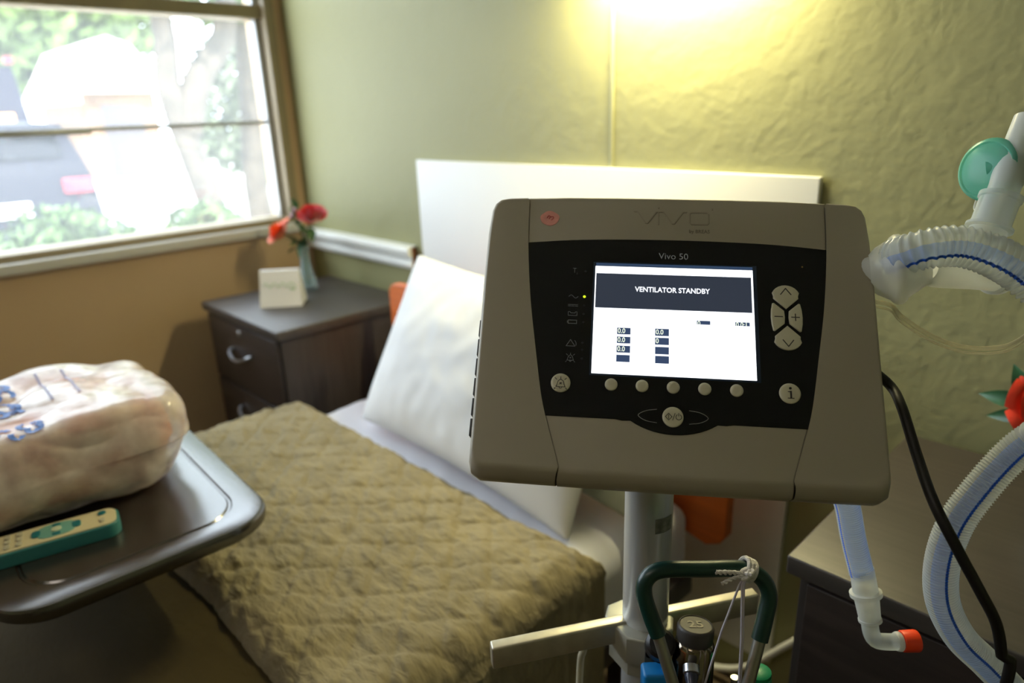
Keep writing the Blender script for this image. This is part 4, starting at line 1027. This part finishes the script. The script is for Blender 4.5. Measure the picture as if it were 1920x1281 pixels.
# string tied to the handle
sg = thing('tied_string', 'white twisted string knotted round the green handle', 'string', (-.2333, .4959, .853))
M_str = mat('white_cotton_string', (222, 220, 218), .8, bump=.6, bump_scale=300)
mb = MB()
kc = V(-.2330, .5065, .8530); hd = (V(-.2225, .5145, .8445)-V(-.236, .5043, .8530)).normalized()
Mk = axisM(kc, hd)
for q in (-.0035, 0, .0035): mb.tube([Mk @ V(.0090*math.cos(a), .0090*math.sin(a), q+.0012*math.sin(a)) for a in [2*PI*i/20 for i in range(21)]], .0021, 8)
kn = V(-.2285, .4975, .8545)
for a in range(3): mb.tube([kn+V(.0045*math.cos(t_+a), .0035*math.sin(t_*1.3), .0045*math.sin(t_+a*2)) for t_ in [i*.5 for i in range(14)]], .0020, 8)
mb.obj('knot', M_str, sg)
mb = MB()
for ph in (0, PI):
    pts = spline([tuple(kn), (-.2375, .4890, .8565), (-.2480, .4790, .8570)], .0012)
    mb.tube([p+V(.0011*math.cos(i*.9+ph), .0004, .0014*math.sin(i*.9+ph)) for i, p in enumerate(pts)], .0013, 6)
    pts = spline([tuple(kn), (-.2360, .4880, .8520), (-.2430, .4810, .8465)], .0012)
    mb.tube([p+V(.0009*math.cos(i*.9+ph), .0003, .0012*math.sin(i*.9+ph)) for i, p in enumerate(pts)], .0010, 6)
mb.obj('loose_end', M_str, sg)
M_cord = mat('lilac_white_cord', (186, 182, 196), .6)
mb = MB(); mb.tube([kn, V(-.2320, .4930, .846), V(-.2385, .4790, .800), V(-.2440, .4650, .745)], .0010, 8); mb.tube([kn+V(.001, 0, 0), V(-.2300, .4935, .846), V(-.2215, .4830, .800), V(-.2170, .4780, .730)], .0012, 8); mb.tube([kn+V(.001, 0, 0), V(-.2285, .4940, .846), V(-.2205, .4840, .800), V(-.2160, .4790, .730)], .0009, 8)
mb.obj('hanging_cord', M_cord, sg); settle(sg)

# ------------------------------------------------------------------ hoses
M_h1 = plastic_clear('hose_clear', (218, 224, 228), .42, .16); M_h2 = plastic_clear('hose_blue_tint', (160, 186, 246), .6, .16); M_h3 = mat('hose_blue_stripe', (36, 98, 220), .35)
M_milk = plastic_clear('milky_plastic', (232, 234, 230), .72, .3); M_milk2 = plastic_clear('thin_clear_plastic', (222, 228, 228), .38, .12)
TOCAM = V(.45, -.85, .28)
def hose(name, pts, R, pitch, amp, stripe=(0, 9), tint=(0, 90), parent=None, seg=36, ref=TOCAM):
    n = max(5, int(6)); P = spline(pts, pitch/n); mb = MB()
    def mif(a):
        d = (a-stripe[0]+180) % 360-180
        if abs(d) < stripe[1]: return 2
        d = (a-tint[0]+180) % 360-180
        return 1 if abs(d) < tint[1] else 0
    mb.tube(P, R, seg, rf=lambda L: R*(1-amp*(1-(.5+.5*math.cos(2*PI*L/pitch))**2.5)), ref=ref, mif=mif, cap=False)
    return mb.obj(name, None, parent, sharp=180, mats=[M_h1, M_h2, M_h3])

# arch hose with bacterial filter
AR = [(-.1950, .6650, 1.1130), (-.1850, .6590, 1.1185), (-.1705, .6604, 1.1250), (-.1503, .6742, 1.1270), (-.1287, .6856, 1.1200), (-.1065, .7006, 1.1040), (-.077, .7050, 1.0770), (-.0547, .6923, 1.040), (-.0507, .6640, 1.0150), (-.0593, .6400, .9960), (-.0657, .6587-.02, .9842)]
bh = thing('breathing_hose', 'clear corrugated breathing hose with blue stripe arching right of the ventilator', 'hose', (-.195, .665, 1.113))
LP = [(-.0650, .6500, .9900), (-.0804, .6458, .9676), (-.0947, .6309, .9361), (-.1057, .6178, .9013), (-.1082, .6119, .863), (-.1026, .6147, .8254), (-.0872, .628, .7886), (-.0666, .6494, .7574), (-.0424, .6700, .7226), (-.0154, .680, .6841), (.02, .66, .60)]
hose('hose_arch', AR, .0178, .0053, .12, (35, 4), (8, 23), bh)
settle(bh)
bh = thing('breathing_hose', 'long clear corrugated hose with blue stripe looping down at the right edge', 'hose', LP[0])
hose('hose_loop', LP, .0138, .0026, .09, (-8, 4), (22, 28), bh)
settle(bh)
# filter and white elbow
ft = thing('bacterial_filter', 'milky white plastic filter joining the hoses to the ventilator side', 'filter', (-.2217, .697, 1.09))
f0 = wpt(172, 86, -36); f1 = V(-.1900, .6870, 1.0985)
ax_ = V(-.1384, .7784, 1.0832)-V(-.1985, .6830, 1.0965)
Mfil = axisM(V(-.2040, .6660, 1.1000), (.9, .42, .15))
mb = MB(); mb.lathe([(.0150, -.012), (.0215, -.006), (.027, .004), (.0295, .006), (.0315, .009), (.0315, .013), (.0295, .016), (.026, .018), (.018, .030), (.0145, .036)], Mfil, 40, cap=False); mb.obj('filter_housing', M_milk, ft, sharp=50)
mb = MB(); mb.tube([Mfil @ V(0, 0, -.010), Mfil @ V(0, 0, -.016), wpt(184, 84, -40)], .0140, 24, cap=False); mb.obj('inlet_tube', M_milk, ft)
q0 = Mfil @ V(0, 0, .030)
mb = MB(); mb.tube(spline([tuple(q0), (-.1700, .7040, 1.0965), (-.1535, .7420, 1.0900), (-.1390, .7750, 1.0835)], .006), .0142, 28, cap=False); mb.obj('outlet_tube', M_milk, ft)
mb = MB(); mb.lathe([(.0146, -.006), (.0172, -.004), (.0172, .004), (.0146, .006)], axisM((-.1390, .7750, 1.0835), (.40, .9, -.15)), 28, cap=False); mb.obj('collar_ring', M_milk, ft)
settle(ft)
bh = thing('breathing_hose', 'short clear hose running right from the filter, below the arch', 'hose', (-.139, .775, 1.0835))
hose('hose_run', [(-.1380, .7775, 1.0833), (-.1200, .800, 1.0800), (-.1000, .815, 1.078), (-.05, .85, 1.06), (.02, .87, 1.0)], .0135, .0045, .12, (0, 8), (180, 1), bh); settle(bh)

# nebuliser style T connector on the arch
tcn = thing('tee_connector', 'clear upright connector with a teal disc rising from the hose', 'connector', (-.1350, .7050, 1.130))
c0 = V(-.1405, .7095, 1.128); c1 = V(-.1335, .7600, 1.2235); axc = c1-c0
Mt2 = axisM(c0, axc)
mb = MB(); mb.lathe([(.0150, .0), (.0150, .009), (.0185, .010), (.0185, .0125), (.0155, .013), (.0155, .036), (.0170, .037), (.0170, .041), (.0145, .042)], Mt2, 30, cap=False); mb.obj('clear_socket', M_milk2, tcn)
mb = MB(); mb.lathe([(.0120, .012), (.0122, .050), (.0135, .060), (.0128, .112), (.0118, .112), (.0125, .062), (.0112, .05)], Mt2, 30, cap=False); mb.obj('white_tube', M_milk, tcn)
Mteal = plastic_clear('teal_plastic_clear', (120, 205, 182), .75, .3)
dc = V(-.1535, .7420, 1.1845)
mb = MB(); Md = axisM(dc, (-.35, -.75, .10))
mb.lathe([(0, -.004), (.0235, -.004), (.0265, -.003), (.0275, 0), (.0265, .003), (.024, .0045), (.0225, .0035), (.0215, .0045), (.012, .0068), (0, .0070)], Md, 40, cap=False); mb.obj('teal_disc', Mteal, tcn, sharp=50)
mb = MB(); mb.tube([dc, Mt2 @ V(0, 0, .070), Mt2 @ V(.0, .0, .071)+V(.03, .005, 0)], .0095, 24); mb.obj('teal_crosspiece', Mteal, tcn)
mb = MB(); mb.tube(spline([(-.1585, .7440, 1.163), (-.1590, .7400, 1.152), (-.1560, .7310, 1.148), (-.1565, .7200, 1.140)], .002), .0007, 6); mb.obj('retaining_strap', M_milk, tcn); settle(tcn)

# thin sensing line
TL = [tuple(wpt(176, 58, -40)), (-.2025, .6880, 1.0640), (-.1891, .6831, 1.0560), (-.1657, .6855, 1.0430), (-.1406, .6921, 1.0350), (-.1202, .7121, 1.0325), (-.1063, .7288, 1.0370), (-.0918, .7521, 1.0549), (-.07, .79, 1.09)]
mb = MB(); mb.tube(spline(TL, .004), .0021, 12); M_thin = plastic_clear('thin_line_clear', (205, 198, 170), .45, .15)
tag(mb.obj('pressure_line', M_thin), 'thin clear pressure tube drooping below the filter', 'tube')
mb = MB(); mb.tube(spline([tuple(Vector(p)+V(.0, .001, -.0052)) for p in TL[:-1]]+[(-.068, .792, 1.083)], .004), .0012, 10)
tag(mb.obj('sensor_wire', M_thin), 'thinner clear line running just beneath the drooping pressure tube', 'tube')

# straight test tube below ventilator with orange cap
SP = [(-.2100, .6300, .925), (-.2055, .6223, .9045), (-.1974, .6326, .877), (-.1889, .6382, .839), (-.1779, .6434, .800)]
th_ = thing('capped_hose', 'blue tinted hose hanging below the ventilator, ending in an orange cap', 'hose', (-.1779, .6434, .73))
hose('hose_tube', SP, .0118, .0024, .05, (62, 7), (-8, 58), th_)
Mcn = axisM(V(-.1785, .6432, .805), V(-.1640, .640, .757)-V(-.1785, .6432, .805))
mb = MB(); mb.lathe([(.0112, -.002), (.0118, .018), (.0118, .022), (.0150, .0225), (.0150, .0265), (.0118, .027), (.0102, .050), (.0110, .0505), (.0110, .053), (.0095, .0535)], Mcn, 28, cap=False); mb.obj('hose_cuff', M_milk, th_, sharp=40)
mb = MB(); mb.tube(spline([tuple(Mcn @ V(0, 0, .045)), (-.1612, .6400, .7430), (-.1560, .6425, .7335), (-.1460, .6500, .7325), (-.1385, .6570, .7330)], .003), .0080, 22); mb.obj('elbow', M_milk2, th_)
mb = MB(); mb.lathe([(.0088, -.002), (.0095, 0), (.0095, .002), (.0088, .003)], axisM((-.1400, .6555, .7330), (.7, .72, .0)), 22); mb.obj('elbow_lip', M_milk, th_)
mb = MB(); mb.lathe([(.0098, .0), (.0104, .001), (.0108, .014), (.0104, .0155), (0, .016)], axisM((-.1375, .6582, .7330), (.7, .72, .0)), 24); mb.obj('orange_cap', mat('orange_cap', (238, 66, 18), .45), th_); settle(th_)

# black power cable
mb = MB(); CP = [tuple(wpt(176, -8, -36)), (-0.1811, 0.6511, 0.9996), (-0.1637, 0.6312, 0.9902), (-0.14, 0.6045, 0.9629), (-0.1164, 0.5789, 0.938), (-0.0931, 0.5728, 0.9069), (-0.0734, 0.5774, 0.8742), (-0.0604, 0.5907, 0.8425), (-0.053, 0.5979, 0.8101), (-0.0463, 0.6019, 0.7728), (-.06, .585, .45), (-.06, .56, .12), (-.05, .54, .012)]
mb.tube(spline(CP, .006), .0044, 14); tag(mb.obj('power_cable', M_rubber), 'black power cable curving down from the right side of the ventilator', 'cable')

# pale cord dropping behind the crossbar, and a white cord low on the wall
mb = MB(); mb.tube(spline([(-.3790, .4700, .718), (-.3815, .4650, .712), (-.3837, .4600, .698), (-.388, .4590, .655), (-.390, .45, .40), (-.375, .42, .12), (-.38, .41, .010)], .008), .0038, 10)
tag(mb.obj('grey_cord', mat('pale_cord', (190, 184, 160), .6)), 'pale cord hanging down behind the left part of the crossbar', 'cord')
mb = MB(); mb.tube(spline([(-.85, 1.165, .010), (-.70, 1.175, .012), (-.60, 1.185, .03), (-.529, 1.188, .075), (-.459, 1.188, .168), (-.40, 1.190, .25), (-.36, 1.191, .32)], .01), .0075, 12)
tag(mb.obj('white_cord', M_white), 'white cord low on the wall board, running behind the right nightstand', 'cord')

# ------------------------------------------------------------------ overbed wall lamp (just above view)
lm = thing('wall_lamp', 'wide wall lamp above the bed casting warm light down the wall', 'lamp', (-.80, YW-.06, 1.60))
mb = MB(); mb.box((-1.08, YW-.12, 1.548), (-.50, YW-.002, 1.66), .01); mb.obj('housing', M_white, lm)
mb = MB(); mb.box((-1.04, YW-.105, 1.538), (-.54, YW-.02, 1.549), .002); mb.obj('diffuser', mat('lamp_diffuser', (250, 240, 200), .5, emis=(255, 235, 170), estr=2), lm); settle(lm)

# ------------------------------------------------------------------ lights
def area(name, loc, target, sx, sy, power, col, portal=False):
    l = bpy.data.lights.new(name, 'AREA'); l.shape = 'RECTANGLE'; l.size = sx; l.size_y = sy; l.energy = power; l.color = col
    if portal: l.cycles.is_portal = True
    o = bpy.data.objects.new(name, l); COL.objects.link(o); o.location = loc
    o.rotation_euler = (Vector(target)-Vector(loc)).to_track_quat('-Z', 'Y').to_euler(); return o
area('wall_lamp_light', (-.78, YW-.055, 1.532), (-.78, YW-.02, 1.0), .36, .03, 11.5, (1, .88, .48))
area('window_portal', (XL-.2, (WY0+WY1)/2, (WZ0+WZ1)/2), (0, (WY0+WY1)/2, (WZ0+WZ1)/2), WY1-WY0, WZ1-WZ0, 1, (1, 1, 1), True)
area('room_fill_light', (-.5, -1.1, 2.40), (-.5, -1.1, 0), 1.2, .6, 6.5, (1, .87, .74))  # added fill for the room, out of view and without a fixture
s = bpy.data.lights.new('sun', 'SUN'); s.energy = 14.0; s.angle = math.radians(1); s.color = (1, .97, .92)
so = bpy.data.objects.new('sun', s); COL.objects.link(so); so.rotation_euler = V(-.62, .25, -.75).to_track_quat('-Z', 'Y').to_euler()
w = bpy.data.worlds.new('world'); bpy.context.scene.world = w; w.use_nodes = True
bg = w.node_tree.nodes['Background']; bg.inputs[0].default_value = (.78, .89, 1.0, 1); bg.inputs[1].default_value = 8.0

# ------------------------------------------------------------------ camera
R = Matrix(((0.7021442610033243, -0.20520311633447214, 0.6818248439201345), (0.7112751235592399, 0.24635605549850192, -0.6583284837564045), (-0.03288062265048414, 0.9472066168296329, 0.31893336245723236))).to_4x4()
R.translation = (0, 0, 1.25)
cd = bpy.data.cameras.new('camera'); cam = bpy.data.objects.new('camera', cd); COL.objects.link(cam); cam.matrix_world = R
cd.sensor_width = 36; cd.lens = 1300/1920*36; cd.clip_start = .02; cd.clip_end = 200
cd.dof.use_dof = True; cd.dof.focus_distance = .615; cd.dof.aperture_fstop = 3.6; cd.dof.aperture_blades = 0
bpy.context.scene.camera = cam
sc = bpy.context.scene
sc.view_settings.view_transform = 'Standard'; sc.view_settings.look = 'None'; sc.view_settings.exposure = 0
sc.cycles.use_denoising = True
sc.cycles.transparent_max_bounces = 24; sc.cycles.max_bounces = 8
